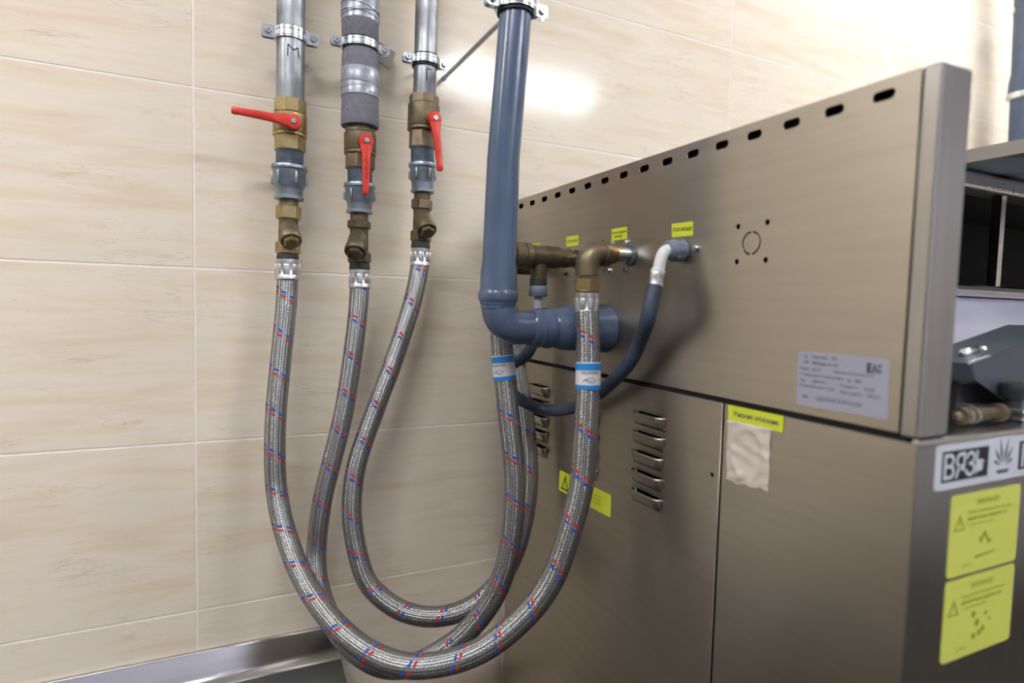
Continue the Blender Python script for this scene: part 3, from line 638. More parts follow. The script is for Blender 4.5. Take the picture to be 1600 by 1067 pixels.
patch('lip', facing(Quad(q[0]+Vector((0, .026, .004)), q[1]+Vector((0, .026, .004)), q[1], q[0]), (0, 0, 1)), 'steel_dark', -.002, .002, t)
b = B(); sweep(b, [(q[0].x-.01, -.022, q[0].z-.012), (q[0].x-.01, .004, q[0].z-.012)], .006, 12); obj('bracket_foot', b, 'steel_dark', t); b = B(); box2(b, (q[0].x-.02, -.05, q[0].z-.02), (q[0].x+.004, -.02, q[0].z-.004)); obj('bracket_arm', b, 'steel_dark', t)
lever_valve(A2, ((199, 209, 22), (207, 243, 24.5), (240, 266, 22.2)), (572.5, 220), (570, 305), 'brass_dull', 'dull brass ball valve below the insulated pipe with hanging lever')
threads(A2, 263, 290, 19, 'grey threaded nipple below the insulated pipe'); coupling(A2, 288, 316, 334, 23, 18.6, 'galvanised reducing socket in the insulated pipe column')
strainer(A2, (333, 345, 358, 397, 411, 421), 17.3, (555, 395), 17, 'brass_dark', 'brass_dark', 'dark tarnished strainer in the insulated pipe column', 'brass_dark')
# --- right column
A3 = [(-60, 669), (0, 667), (110, 664), (150, 663), (235, 660), (300, 660), (387, 657), (420, 656.5)]
t = thing('water_pipe', colpts(A3, [(152, 1)])[0][0], 'thin bare galvanised pipe beside the grey drain pipe', 'pipe', 'water pipes on the wall')
lathe('pipe', A3, [(-60, 18), (152, 17.5)], 'galv', t, n=36, top=True)
(p0,), (r0,) = colpts(A3, [(122, 17.6)]); k = r0/17.6; strokes_on_cyl('marker_letter', [[(3*k, -9*k), (3*k, 8*k), (10*k, 8*k)]], p0, (0, 0, 1), CAM-p0, r0+.0003, .0021, 'ink', t)
(p1,), (r1,) = colpts(A3, [(97, 17.7)]); pipe_clamp(p1, r1, .0135, 'zinc clamp on the thin bare pipe', ext=.018)
lever_valve(A3, ((150, 166, 22.3), (163, 206, 24.5), (204, 234, 20.5)), (679.5, 185), (686, 268), 'brass_dull', 'dull brass ball valve with its red lever on the right')
threads(A3, 231, 258, 18, 'grey threaded nipple below the thin bare pipe'); coupling(A3, 256, 284, 302, 20, 16.8, 'galvanised reducing socket below the thin bare pipe')
strainer(A3, (301, 312, 328, 364, 378, 388), 16.2, (667.5, 361), 15.5, 'brass_dull', 'brass_dark', 'dull brass strainer with its cap turned right', 'brass_dull')

# ================================================================== BRAIDED HOSES
RH = .0172
def hose(path, label, shift, swap, nuts, sleeve=None):
    """path: centreline; nuts: [(start point, end point, half radius)]; sleeve: index range fraction"""
    low = min(path, key=lambda p: p.z); t = thing('braided_hose', low-Vector((0, 0, RH)), label, 'hose', 'braided water hoses')
    fr = frames(path, Vector((0, -1, 0))); b = B(); sweep(b, path, RH, 40, uv=True, fr=fr)
    obj('braid', b, braid_mat('wire_braid', shift, swap), t, smooth=60)
    for a, c, r in nuts:
        a, c = Vector(a), Vector(c); d = c-a; b = B()
        sweep(b, [a, a+d*.02, a+d*.22, a+d*.30, a+d*.72, a+d*.78, a+d*.96, c], [r*.9, r*.97, r*1.0, r*.96, r*.96, r*1.02, r*1.05, r*1.0], 32); nt = obj('crimp_ferrule', b, 'alu', t, smooth=35)
        fr2 = frames([a, c], Vector((0, -1, 0)))[0]
        for k in range(8):
            ang = 2*math.pi*k/8+.2; e_ = fr2[1]*math.cos(ang)+fr2[2]*math.sin(ang); f_ = fr2[0].cross(e_); b = B()
            box(b, a+d*.51+e_*(r*.955), (.0034, r*.52, d.length*.52), Matrix((e_, f_, fr2[0])).transposed(), bev=.0012); obj('facet', b, 'alu', nt, smooth=40)
    return t, fr
def pixpath(rows):
    """rows: x, y, distance along view; distances may be None between given ones (eased)"""
    ks = [i for i, r in enumerate(rows) if r[2] is not None]; out = []
    for i, (x, y, d) in enumerate(rows):
        if d is None:
            a = max(k for k in ks if k < i); c = min(k for k in ks if k > i)
            la = sum(math.hypot(rows[j+1][0]-rows[j][0], rows[j+1][1]-rows[j][1]) for j in range(a, i)); lt = la+sum(math.hypot(rows[j+1][0]-rows[j][0], rows[j+1][1]-rows[j][1]) for j in range(i, c))
            s = la/lt; s = s*s*(3-2*s)*.6+s*.4; d = rows[a][2]+(rows[c][2]-rows[a][2])*s
        out.append(atd(x, y, d))
    return out
dA = depth(at(449.5, 436, YW)); dB = depth(at(562, 450, YW)); dC = depth(at(656, 415, YW))
YE = -.437; YTEE = -.297; YDR = -.3785
dE = depth(at(918, 440, YE)); 
tee_el = at(776, 420, YTEE); dT = depth(tee_el); h3_el = at(792, 425, -.145); dH = depth(h3_el)
P1 = pixpath([(449.5, 432, dA), (447, 480, None), (438.5, 564, None), (431, 649, None), (429.5, 719, None), (432, 765, dA-.02), (441, 815, None), (458, 869, None), (478, 912, None), (508, 957, None), (546, 997, None), (590, 1026, None), (640, 1041, .84), (690, 1037, None), (724, 1028, None), (758, 1013, None), (789, 991, None), (818, 965, None), (845, 934, None), (866, 899, None), (884, 851, None), (897, 806, None), (908, 765, None), (913, 712, None), (917, 650, None), (919, 600, None), (918.5, 525, None), (917, 486, dE)])
P2 = pixpath([(562, 446, dB), (560, 480, None), (550, 564, None), (536, 649, None), (519, 719, None), (505, 775, None), (498, 820, None), (494, 869, dB-.02), (497, 910, None), (507, 945, None), (527, 985, None), (558, 1020, None), (602, 1042, .925), (645, 1040, None), (685, 1020, .945), (720, 996, None), (750, 964, None), (774, 928, None), (789, 890, None), (799, 839, dT-.005), (803.5, 795, None), (805, 750, None), (801, 700, None), (795, 650, None), (790, 600, None), (785, 555, None), (780, 500, None), (778, 470, dT)])
P3 = pixpath([(656.5, 411, dC), (652, 440, None), (642, 480, None), (615, 564, None), (583, 649, None), (559, 719, None), (551.5, 760, None), (550, 809, dC-.07), (559, 865, None), (574, 910, None), (600, 937, None), (633, 956.5, None), (675, 964, 1.03), (716, 957, None), (746, 941, None), (770, 920, None), (789, 895, 1.07), (805, 862, None), (818, 815, None), (825, 770, None), (826, 725, None), (821, 662, None), (812, 600, None), (801, 540, None), (794, 480, None), (792, 465, dH)])
def nut(xs, y0, y1, hw, Y=YW): (a, c), (r, _) = colpts(xs, [(y0, hw), (y1, hw)], Y); return (a, c, r)
ev = at(918, 400, YE); NE = [(400, 918), (500, 917)]; nE = nut(NE, 457, 492, 18.2, YE)
nT = (tee_el+Vector((0, 0, -.05)), tee_el+Vector((0, 0, -.085)), .0178); P2[-1] = nT[1]+Vector((0, 0, .004))
n3 = (h3_el+Vector((0, 0, -.045)), h3_el+Vector((0, 0, -.08)), .0178); P3[-1] = n3[1]+Vector((0, 0, .004))
P1, P2, P3 = catmull(P1), catmull(P2), catmull(P3)
h1, f1 = hose(P1, 'longest braided hose, from the pipe marked M to the brass elbow', .95, False, [nut(A, 405, 437, 17.8), nE])
h2, f2 = hose(P2, 'braided hose from the insulated pipe rising beside the drain elbow', .51, True, [nut(A2, 421, 450, 16), nT])
h3, f3 = hose(P3, 'braided hose from the thin bare pipe, rearmost at the machine', .26, True, [nut(A3, 387, 416, 14.9), n3])
def sleeve(h, path, fr, y0, y1, ang):
    """printed sleeve round a hose between two pixel rows near its end"""
    def row(p): v = p-CAM; return H/2-F*v.dot(UP)/v.dot(fwd)
    idx = [i for i in range(len(path)//2, len(path)) if y0 <= row(path[i]) <= y1]; i0, i1 = idx[0]-1, idx[-1]+1
    pts = path[i0:i1+1]; b = B(); sweep(b, pts, RH+.0007, 40, fr=fr[i0:i1+1], caps=False); so = obj('label_sleeve', b, 'sleeve', h, smooth=60)
    for sl in ((0, 2), (-3, None)):
        pp = pts[sl[0]:sl[1]] if sl[1] else pts[sl[0]:]
        if len(pp) < 2: continue
        b = B(); ring(b, (pp[0]+pp[-1])/2, pp[-1]-pp[0], RH+.0006, RH+.0011, max(.006, (pp[-1]-pp[0]).length*.75), 40); obj('blue_band', b, 'sleeve_blue', so, smooth=60)
    mid = (pts[0]+pts[-1])/2; ax = (pts[0]-pts[-1]).normalized(); side = CAM-mid
    wrap_words('lettering', 'santehas', mid-ax*.0035, ax, side, RH+.0010, .0052, ang, 'ink', so)
    ln = [[(-.008, 0), (-.005, .004), (.001, .0035), (.007, -.001), (.010, .002)], [(-.008, 0), (-.004, -.0032), (.002, -.003), (.008, .0005)], [(-.004, .001), (0, .0015), (.005, -.001)]]
    strokes_on_cyl('drawn_emblem', [[(ang*-1*-RH+x, y) for x, y in l] for l in ln], mid+ax*.006, ax, side, RH+.0010, .0007, 'ink_blue', so)
sleeve(h1, P1, f1, 567, 606, -.15); sleeve(h2, P2, f2, 558, 590, .55)

# ================================================================== BRASS FITTINGS ON THE PANEL
def xsweep(name, pts, rad, m, parent, n=28, smooth=35, ref=None, label=None):
    b = B(); sweep(b, pts, rad, n, ref=ref); return obj(name, b, m, parent, smooth=smooth, label=label)
def arc(c0, d0, d1, R, k=8):
    """quarter bend starting at c0 going along d0, turning to d1"""
    o = c0+d1*R; return [o-d1*R*math.cos(a)+d0*R*math.sin(a) for a in [math.pi/2*i/k for i in range(k+1)]]
XV, DN = Vector((1, 0, 0)), Vector((0, 0, -1))
pe = atx(985, 399, XM); ze = pe.z; dpe = depth(ev); ux = dpe/F
t = thing('brass_elbow', nE[0], 'large brass elbow with hex nut on the steel panel', 'elbow', 'brass elbows')
Xe = ev.x; e0 = Vector((Xe, YE, ze))
re = 18.4*ux
ex = lambda px: at(px, 399, YE).x
path = [Vector((ex(949), YE, ze)), Vector((ex(940), YE, ze))]+arc(Vector((Xe+.018, YE, ze)), -XV, DN, .018)+[Vector((Xe, YE, ze-.033))]
xsweep('elbow_body', path, [re*.98]+[re]*(len(path)-1), 'brass_dull', t)
xsweep('collar', [Vector((ex(q), YE, ze)) for q in (939, 940, 948, 949.5)], [re, re*1.12, re*1.12, re*.9], 'brass_dull', t)
xsweep('hex_nut', [nE[0]+Vector((0, 0, z)) for z in (.021, .0195, .003, .001)], [re*.95, re*1.16, re*1.16, re*.98], 'brass', t, n=6, smooth=20, ref=Vector((1, .15, 0)))
xsweep('nipple', [Vector((x, YE, ze)) for x in (ex(948), ex(950), ex(959), ex(960))], [.0125, .0142, .0142, .0125], 'copper', t, n=20)
xsweep('steel_tube', [Vector((x, YE, ze)) for x in (ex(959), XM-.001)], .0112, 'zinc', t, n=24)
xsweep('flange_ring', [Vector((x, YE, ze)) for x in (XM-.004, XM-.003, XM-.0002)], [.0125, .0150, .0155], 'steel_dark', t)
pt = atx(906, 405, XM); zt = pt.z; u_ = depth(at(842, 408, YTEE))/F
xt = at(842, 408, YTEE).x; te = lambda px: at(px, 408, YTEE).x
t = thing('brass_tee', Vector((xt, YTEE, zt-.05)), 'dark brass tee and elbow half hidden by the drain pipe', 'tee')
rt = 16.5*u_
xs_ = [te(q) for q in (826, 829, 870, 873, 874, 884, 884, 893, 893)]
xsweep('tee_body', [Vector((x, YTEE, zt)) for x in xs_], [rt*1.02, rt*1.06, rt*1.06, rt*.95, rt*.92, rt*.92, rt*.8, rt*.8, rt*.7], 'brass_dark', t)
xsweep('hex_ring', [Vector((te(q), YTEE, zt)) for q in (874, 876, 888, 890)], [rt*.8, rt*.97, rt*.97, rt*.8], 'brass_dark', t, n=6, smooth=20)
xsweep('panel_nipple', [Vector((x, YTEE, zt)) for x in (te(888), XM-.008, XM-.008, XM-.0005)], [rt*.62, rt*.62, rt*.9, rt*.9], 'brass_dark', t)
xsweep('union_nut', [Vector((te(q), YTEE, zt)) for q in (803, 806, 812, 813, 817, 818, 826, 827)], [rt*1.05, rt*1.25, rt*1.25, rt*1.1, rt*1.1, rt*1.25, rt*1.22, rt*1.0], 'brass_dull', t)
pth = [Vector((te(806), YTEE, zt)), Vector((tee_el.x+.02, YTEE, zt))]+arc(Vector((tee_el.x+.016, YTEE, zt)), -XV, DN, .016)+[Vector((tee_el.x, YTEE, nT[0].z+.0004))]
xsweep('elbow_body', pth, rt, 'brass_dark', t)
ct = Vector((xt, YTEE, zt)); px_z = lambda y: at(842, y, YTEE).z
xsweep('branch', [ct+DN*.004, Vector((xt, YTEE, px_z(436)))], 13*u_, 'brass_dark', t)
xsweep('branch_gasket', [Vector((xt, YTEE, px_z(y))) for y in (435, 436, 446, 447)], [.010, 13.4*u_, 13.4*u_, .01], 'gasket', t)
t2 = thing('hose_connector', Vector((xt, YTEE, px_z(487))), 'grey-blue nut with pale stem hanging under the brass tee', 'connector')
xsweep('nut', [Vector((xt, YTEE, px_z(y))) for y in (446.5, 448, 462, 463.5)], [13.5*u_, 14.8*u_, 14.8*u_, 13*u_], 'grey_plastic', t2, n=16, smooth=50)
xsweep('stem', [Vector((xt, YTEE, px_z(y))) for y in (462, 486)], 7.4*u_, 'lilac_plastic', t2, n=16)
# rearmost elbow to the panel
z3 = h3_el.z+.012; t = thing('brass_elbow', n3[0], 'rearmost brass elbow in shadow behind the drain pipe', 'elbow', 'brass elbows')
pth = [Vector((XM-.001, -.145, z3)), Vector((h3_el.x+.02, -.145, z3))]+arc(Vector((h3_el.x+.016, -.145, z3)), -XV, DN, .016)+[Vector((h3_el.x, -.145, n3[0].z+.0004))]
xsweep('elbow_body', pth, .0155, 'brass_dark', t)
# flange screws round the connections
for n, (x, y, lab) in enumerate(((886, 392, 'upper panel screw beside the brass tee'), (884, 427, 'dark hole mark in the panel beside the brass tee'), (953.5, 380, 'upper left panel screw round the brass elbow'), (979, 379, 'upper right panel screw round the brass elbow'), (979, 421, 'lower right panel screw round the brass elbow'), (952, 423, 'lower left panel screw round the brass elbow'), (1088.5, 388, 'panel screw right of the grey plastic nut'))):
    p = atx(x, y, XM); t = thing('panel_screw', p, lab, 'screw', 'flange screws on the panel'); bolt('head', p+Vector((-.0002, 0, 0)), (-1, 0, 0), .0042, .0038, 'zinc' if n != 1 else 'steel_dark', t)  # the one dark head stands in for an open hole
# white elbow with grey nut and its small hose
YS = -.5475; ps = atx(1082, 388, XM); zs = ps.z-.002; us = depth(at(1040, 390, YS))/F
sx = lambda px: at(px, 388, YS).x
t = thing('plastic_elbow', at(1025, 450, YS), 'white plastic elbow held by a ribbed grey nut', 'elbow')
xs_ = [sx(1042), sx(1044), sx(1050), XM-.006, XM-.003, XM-.0005]
nn = xsweep('ribbed_nut', [Vector((x, YS, zs)) for x in xs_], [.0105, .0118, .0135, .0148, .0150, .0140], 'grey_plastic', t, n=28)
for k in range(10):
    a = 2*math.pi*k/10+.1; e_ = Vector((0, math.cos(a), math.sin(a))); f_ = Vector((1, 0, 0)).cross(e_); b = B(); xa = (sx(1050)+XM-.006)/2
    box(b, Vector((xa, YS, zs))+e_*.0142, (XM-.010-sx(1050), .0032, .0020), Matrix((Vector((1, 0, 0)), f_, e_)).transposed(), bev=.0006); obj('rib', b, 'grey_plastic', nn)
ee = at(1030, 415, YS); top = Vector((sx(1037), YS, zs))
pth = catmull([Vector((sx(1052), YS, zs)), Vector((sx(1046), YS, zs)), Vector((sx(1039.5), YS, zs-.0015)), at(1035, 398, YS), at(1031, 412, YS), at(1028.5, 424, YS)], .002)
xsweep('elbow_tube', pth, .0078, 'white_plastic', t, n=24)
xsweep('shoulder', [at(1029, 421, YS), at(1028.6, 422, YS), at(1028, 426, YS), at(1028, 427, YS)], [.0075, .0095, .0095, .0075], 'white_plastic', t, n=24)
PS = [at(1027, 430, YS), at(1024.5, 446, YS), at(1019, 466, YS), at(1011.5, 500, YS+.002)]+[atx(*v) for v in ((1000, 533, .545), (985, 565, .547), (962, 591, .548), (940, 611, .549), (915, 628, .549), (892, 638, .546), (865, 641.5, .535), (840, 637, .515), (820, 629, .492), (802, 616, .478), (791, 598, .472), (791, 578, .470), (803, 566, .474), (819, 559, .484), (831, 540, .495))]+[Vector((xt, YTEE, px_z(y))) for y in (508, 484)]
PS = catmull(PS, .004); t = thing('rubber_hose', min(PS, key=lambda p: p.z), 'thin dark blue rubber hose hanging from the white elbow', 'hose')
xsweep('tube', PS[3:], .0098, 'pvc_dark', t, n=24)
i = 3; xsweep('crimp_ferrule', [at(1027.5, 425.5, YS), at(1027, 428, YS), at(1026.2, 434, YS), at(1025.5, 441, YS), at(1024.5, 447, YS), at(1024.2, 448.5, YS)], [.0088, .0095, .0088, .0088, .0098, .009], 'alu', t, n=20)

# ================================================================== GREY DRAIN PIPE
Dp = lambda x, y: at(x, y, YDR)
G = [(-60, 811.5), (0, 808), (440, 778.5), (470, 778)]
ud = depth(Dp(780, 460))/F
t = thing('drain_pipe', Dp(779, 462), 'tall grey-blue plastic drain pipe in front of the tiles', 'pipe', 'grey drain pipes')
GX = [(-60, 810.5), (0, 807.5), (250, 786.5), (420, 779.5), (480, 778)]
# pipe leans a little: its top stands nearer the wall side than its foot
pts = []; rad = []
for y, hw in ((-60, 24.6), (20, 24.8), (120, 24.9), (250, 25.2), (330, 25.8), (395, 26.2), (408, 26.6), (425, 28.5), (452, 28.8), (456, 30), (459, 31.2), (467, 31.2), (470, 30), (472, 28.6), (476, 28.4)):
    x = None
    for (y0, x0), (y1, x1) in zip(GX, GX[1:]):
        if y0 <= y <= y1: x = x0+(x1-x0)*(y-y0)/(y1-y0); break
    p = Dp(x, y); pts.append(p); rad.append(hw*ud)
ld = (pts[0]-pts[1]).normalized(); ptop = pts[0]+ld*((3.298-pts[0].z)/ld.z); b = B(); sweep(b, [ptop]+pts, [rad[0]]+rad, 48); dp = obj('tube', b, 'pvc', t, smooth=45)
mid = (pts[4]+pts[5])/2; ax = (pts[3]-pts[5]).normalized()
wrap_words('printed_line', 'ТРУБА 50х1.8 ПП ГОСТ 32414 КАНАЛИЗАЦИОННАЯ СДЕЛАНО В РФ', Dp(783.5, 352), ax, CAM-mid, rad[4]+.0006, .0036, .80, 'ink_blue', dp, along=True, length=.15)
wrap_words('printed_line', 'ЕКОПЛАСТ', Dp(802, 98), ax, CAM-Dp(802, 98), rad[1]+.0006, .0050, .62, 'ink_blue', dp, along=True, length=.036)
# elbow with its collar, and the reducer into the panel
zd = Dp(790, 512).z; pv = Dp(779, 478); pan = atx(946, 512, XM)
t = thing('drain_elbow', Vector((pv.x, YDR, zd-.03)), 'grey-blue plastic drain elbow at the foot of the pipe', 'elbow')
R_ = .030; pth = [Dp(778.5, 464), Dp(778.5, 480), Vector((pv.x, YDR, zd+R_+.003))]+arc(Vector((pv.x, YDR, zd+R_)), DN, XV, R_, 12)+[Vector((Dp(836, 512).x, YDR, zd))]
el = xsweep('elbow_body', pth, [27.4*ud]*3+[26.6*ud]*(len(pth)-3), 'pvc', t, n=40)
cx_ = [Dp(q, 512).x for q in (826, 829, 836, 847, 853, 858, 861)]
xsweep('collar', [Vector((x, YDR, zd)) for x in cx_], [26*ud, 29.5*ud, 30.5*ud, 31.5*ud, 33.5*ud, 33*ud, 28*ud], 'pvc', t, n=40)
xsweep('seam_ring', [Vector((Dp(q, 512).x, YDR, zd)) for q in (838, 839, 842, 843)], [30*ud, 31.8*ud, 31.8*ud, 30*ud], 'pvc', t, n=40)
t = thing('drain_reducer', Vector((pan.x-.03, YDR, zd-.04)), 'wide grey-blue plastic drain socket entering the steel panel', 'socket')
xr = [Dp(q, 512).x for q in (859, 862, 876, 884)]+[XM-.012, XM-.008, XM-.0004]
xsweep('socket', [Vector((x, YDR, zd)) for x in xr], [29*ud, 31*ud, 36*ud, 37.5*ud, 38*ud, 41*ud, 41*ud], 'pvc', t, n=44)
# its clamp, with a long threaded rod to the wall
cp = Dp(806, 11); rc = 25.3*ud
ct_ = pipe_clamp(cp, rc, .015, 'wide clamp with a long threaded rod on the drain pipe', ext=.020, stud=False)
rod0 = at(694, 122, -.002); b = B(); rp = [rod0+(cp+Vector((0, rc+.004, 0))-rod0)*(i/60) for i in range(61)]
sweep(b, rp, [.0042 if i % 2 else .0036 for i in range(61)], 10); obj('threaded_rod', b, 'rod', ct_, smooth=50)
b = B(); sweep(b, [rod0, rod0+(rp[-1]-rod0).normalized()*.003], .0052, 16); obj('rod_plug', b, 'rod', ct_)

# ================================================================== STEEL TABLE UPSTAND, BOTTOM LEFT
zt_ = -.634+ZO; XR = .243
t = thing('steel_trough', (-.5, -.2, 0), 'stainless steel trough against the wall below the hoses', 'trough')
b = B(); sec = [(-.002, zt_), (-.007, zt_+.0005), (-.010, zt_-.004), (-.013, zt_-.040), (-.017, zt_-.047), (-.025, zt_-.052), (-.034, zt_-.054)]; sec3 = [(-.034, zt_-.054), (-.14, zt_-.074)]; sec2 = [(-.14, zt_-.074), (-.20, zt_-.16), (-.24, zt_-.30), (-.56, zt_-.32), (-.63, zt_-.30), (-.655, zt_-.07)]
def strip(bm, sec, xs):
    g = [[bm.verts.new((x, y, z)) for y, z in sec] for x in xs]
    for i in range(len(xs)-1):
        for k in range(len(sec)-1): bm.faces.new((g[i][k], g[i+1][k], g[i+1][k+1], g[i][k+1]))
strip(b, sec, [-2.4, -1.2, 0, XR]); o = obj('rolled_upstand', b, 'steel_bright', t, smooth=50); md = o.modifiers.new('s', 'SOLIDIFY'); md.thickness = .0015; md.offset = -1
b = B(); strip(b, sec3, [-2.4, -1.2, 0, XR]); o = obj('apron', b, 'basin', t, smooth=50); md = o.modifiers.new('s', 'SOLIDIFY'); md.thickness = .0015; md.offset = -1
b = B(); strip(b, sec2, [-2.4, -1.2, 0, XR]); o = obj('basin', b, 'basin_dark', t, smooth=50); md = o.modifiers.new('s', 'SOLIDIFY'); md.thickness = .0015; md.offset = -1  # unseen basin, shaped deep and dark to darken the panel's reflection
b = B(); sweep(b, [(-2.4, -.662, zt_-.076), (XR, -.662, zt_-.076)], .008, 12); obj('front_roll', b, 'steel_bright', t, smooth=50)
b = B(); box2(b, (XR-.0015, -.662, zt_-.33), (XR, -.003, zt_-.075)); obj('end_plate', b, 'steel_bright', t)
for x in (-2.3, -1.1, XR-.06):
    for y in (-.04, -.62): b = B(); box2(b, (x-.018, y-.018, 0), (x+.018, y+.018, zt_-.33)); obj('leg', b, 'steel_dark', t)

# ================================================================== RIGHT BACKGROUND
t = thing('drain_pipe', at(1612, 220, -.10), 'grey drain riser at the far right edge beyond the panel', 'pipe', 'grey drain pipes')
V = [(-200, 1617), (0, 1613), (220, 1602), (700, 1580)]
lathe('tube', V, [(-150, 20), (700, 20)], 'pvc', t, Y=-.12, top=True)
lathe('socket', V, [(100, 20), (120, 23.5), (128, 24.5), (143, 25), (153, 25.5), (154, 21)], 'pvc', t, Y=-.12); lathe('seal_ring', V, [(143, 24), (145, 26.5), (153, 26.5), (155, 24)], 'zinc', t, Y=-.12)
lathe('seal_ring', V, [(8, 22), (9, 25), (17, 25), (18, 22)], 'zinc', t, Y=-.12)
XF = 1.02; fa = atx(1516, 233, XF); zf0 = fa.z; zf1 = atx(1560, 241, XF).z; YBK = -.575
rz = lambda x, y: at(x, y, YBK)
t = thing('steel_cabinet', (XF+.6, -.6, ZS), 'open stainless cabinet with dark openings behind the panel', 'cabinet')
b = B(); box2(b, (XF, -.88, zf1-.004), (XF+.004, YBK, zf0)); obj('side_flange', b, 'strip_beige', t)
b = B(); box2(b, (XF+.004, -.88, zf0-.006), (2.1, YBK, zf0-.001)); obj('top_sheet', b, 'rust', t)
zr1, zr0 = rz(1560, 283).z, rz(1560, 309).z; zb1, zb0 = rz(1560, 449).z, rz(1560, 466).z; xl = XF+.012
b = B(); box2(b, (xl, YBK-.01, zr1), (2.1, YBK+.02, zf0-.006)); obj('back_strip', b, 'rust', t)
b = B(); box2(b, (xl, YBK-.022, zr0), (2.1, YBK+.02, zr1), bev=.006); o = obj('upper_rail', b, 'steel_bright', t)
for q in (1521, 1530, 1539, 1549, 1561, 1575, 1590):
    b = B(); pr = Vector((rz(q, 297).x, YBK-.0215, zr0+.007)); sweep(b, [pr, pr+Vector((0, -.0015, 0)), pr+Vector((0, -.0026, 0))], [.0032, .0028, .0012], 12); obj('rivet', b, 'zinc', o, smooth=50)
b = B(); box2(b, (xl, YBK-.025, zb0), (2.1, YBK+.02, zb1), bev=.01); obj('lower_rail', b, 'steel_bright', t)
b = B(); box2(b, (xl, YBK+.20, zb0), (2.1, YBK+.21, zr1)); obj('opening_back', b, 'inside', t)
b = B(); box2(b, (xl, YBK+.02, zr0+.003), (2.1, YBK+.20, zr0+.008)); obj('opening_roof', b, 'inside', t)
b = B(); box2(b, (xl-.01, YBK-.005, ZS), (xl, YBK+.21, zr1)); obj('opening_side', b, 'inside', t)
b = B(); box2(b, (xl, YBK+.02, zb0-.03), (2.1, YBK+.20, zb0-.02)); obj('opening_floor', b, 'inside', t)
xp = rz(1559, 380).x; b = B(); box2(b, (xp-.007, YBK-.005, zb1-.002), (xp+.007, YBK+.01, zr0+.002)); obj('divider', b, 'steel_bright', t)
b = B(); zm = (zb0+ZS)/2; n = 14
g = [[b.verts.new((x, YBK-.006-.035*math.sin(math.pi*k/n), zb0-.002-(zb0-ZS-.003)*k/n)) for k in range(n+1)] for x in (xl, xl+.5, 2.1)]
for i in range(2):
    for k in range(n): b.faces.new((g[i][k], g[i+1][k], g[i+1][k+1], g[i][k+1]))
obj('curved_drum_sheet', b, 'drum', t, smooth=60)
# grey tilted cover lying on the machine
Yc = -.80; pf = [(1516, 568), (1544, 557), (1576, 542), (1600, 533), (1660, 510), (1660, 612), (1606, 624), (1580, 632), (1558, 617), (1523, 593)]
front = [at(x, y, Yc) for x, y in pf]; t = thing('tilted_cover', Vector((front[7].x, Yc, ZS)), 'grey sheet metal cover tilted up on the machine top', 'cover')
b = B(); th = Vector((-.05, .16, -.012)); a = [b.verts.new(p) for p in front]; c = [b.verts.new(p+Vector((.0, .055, .0))) for p in front]; b.faces.new(a)
for i in range(len(a)):
    j = (i+1) % len(a)
    if i in (0, 1, 2, 3, 9, 4, 5): b.faces.new((a[i], a[j], c[j], c[i]))
o = obj('shell', b, 'cover_grey', t); md = o.modifiers.new('s', 'SOLIDIFY'); md.thickness = .002
sp = [at(1493, 578, Yc+.03), at(1516, 569, Yc-.002), at(1546, 556.5, Yc-.002)]
q = facing(Quad(at(1470, 585, Yc+.05), at(1517, 568, Yc), at(1523, 593, Yc), at(1470, 612, Yc+.05)), (0, -1, 0)); patch('side_flap', q, 'cover_grey', -.001, .001, t)
for dz, dd in ((0, 0), (.006, .01)):
    b = B(); sweep(b, [at(1480, 581-dz*700, Yc+.04+dd), at(1516, 567-dz*900, Yc+dd), at(1530, 561.5-dz*900, Yc+dd), at(1546, 556-dz*100, Yc+dd)], .0016, 10); obj('rim_rod', b, 'zinc', t, smooth=50)
for x0, y0, x1, y1 in ((1502, 554, 1526, 547), (1531, 549, 1548, 547)):
    b = B(); sweep(b, [at(x0, y0, Yc+.02), at(x0+2, y0-1, Yc+.02), at(x1-2, y1, Yc+.02), at(x1, y1+1, Yc+.02)], [.003, .0052, .0052, .003], 12); obj('clip', b, 'zinc', t, smooth=50)
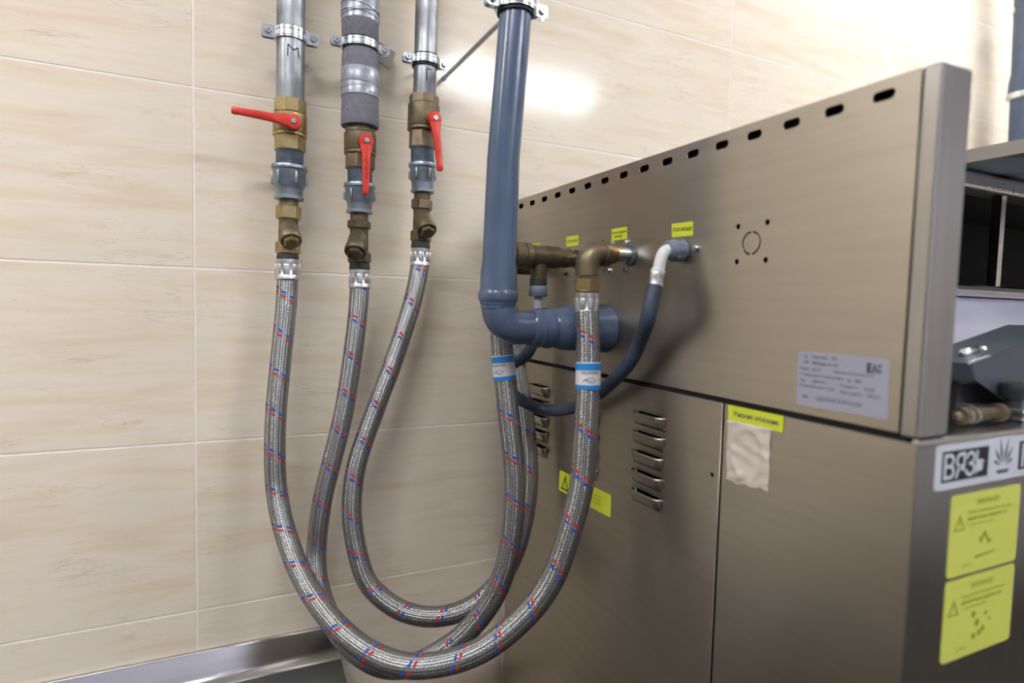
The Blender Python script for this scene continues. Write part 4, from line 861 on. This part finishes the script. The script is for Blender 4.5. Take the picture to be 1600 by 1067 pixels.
b = B(); ca = at(1478, 640, Yc+.03); cb = at(1578, 640, Yc+.03); box2(b, (ca.x, Yc+.02, ZS+.0002), (cb.x, Yc+.045, at(1523, 596, Yc+.03).z)); obj('cavity_shade', b, 'rubber', t)  # black block stands in for the shade inside the cover
b = B(); sweep(b, [Vector((at(1572, 600, Yc+.03).x, Yc+.03, ZS)), at(1572, 600, Yc+.03)], .01, 8); obj('prop', b, 'steel_dark', t)
# brass stem and black rubber knob beneath it
Yv_ = -.826; zv = at(1520, 640, Yv_); rr = lambda px: at(px, 641, Yv_)
t = thing('brass_spindle', Vector((zv.x, Yv_, ZS)), 'ringed brass spindle lying under the tilted cover', 'spindle')
pth, rad = [], []
for px, r in ((1493, .004), (1496, .007), (1500, .007), (1501, .013), (1507, .014), (1508, .011), (1512, .011), (1513, .0145), (1517, .0145), (1518, .009), (1524, .009), (1525, .0105), (1529, .009), (1533, .0105), (1537, .009), (1541, .0105), (1545, .009), (1556, .009), (1557, .015), (1563, .015), (1564, .008), (1572, .008)): pth.append(rr(px)); rad.append(r*.6)
zz = ZS+.0100; pth = [Vector((p.x, p.y, zz)) for p in pth]; xsweep('stem', pth, rad, 'brass_dark', t, n=20)  # dark brass tone stands in for the shade under the cover
for i_ in (4, 8): xsweep('steel_ring', [pth[i_]-XV*.0015, pth[i_]+XV*.0015], rad[i_]+.0006, 'zinc', t, n=20)
t = thing('knob_grip', Vector((rr(1578).x, Yv_+.014, ZS)), 'black rubber knob beside the brass spindle', 'knob')
kb = at(1582, 641, Yv_+.014); kb = Vector((kb.x, Yv_+.014, ZS)); xsweep('stalk', [kb, kb+Vector((0, 0, .02))], .008, 'rubber', t, n=16); xsweep('grip', [kb+Vector((0, 0, z)) for z in (.018, .022, .030, .036, .038)], [.008, .013, .0145, .012, .006], 'rubber', t, n=20)
q0 = rr(1592); b = B(); box2(b, (q0.x-.012, Yv_-.012, ZS+.0002), (q0.x+.2, Yv_+.05, ZS+.012), bev=.003); finish(obj('steel_bar', b, 'zinc'), 'bright steel bar on the machine top right of the knob', 'bar')
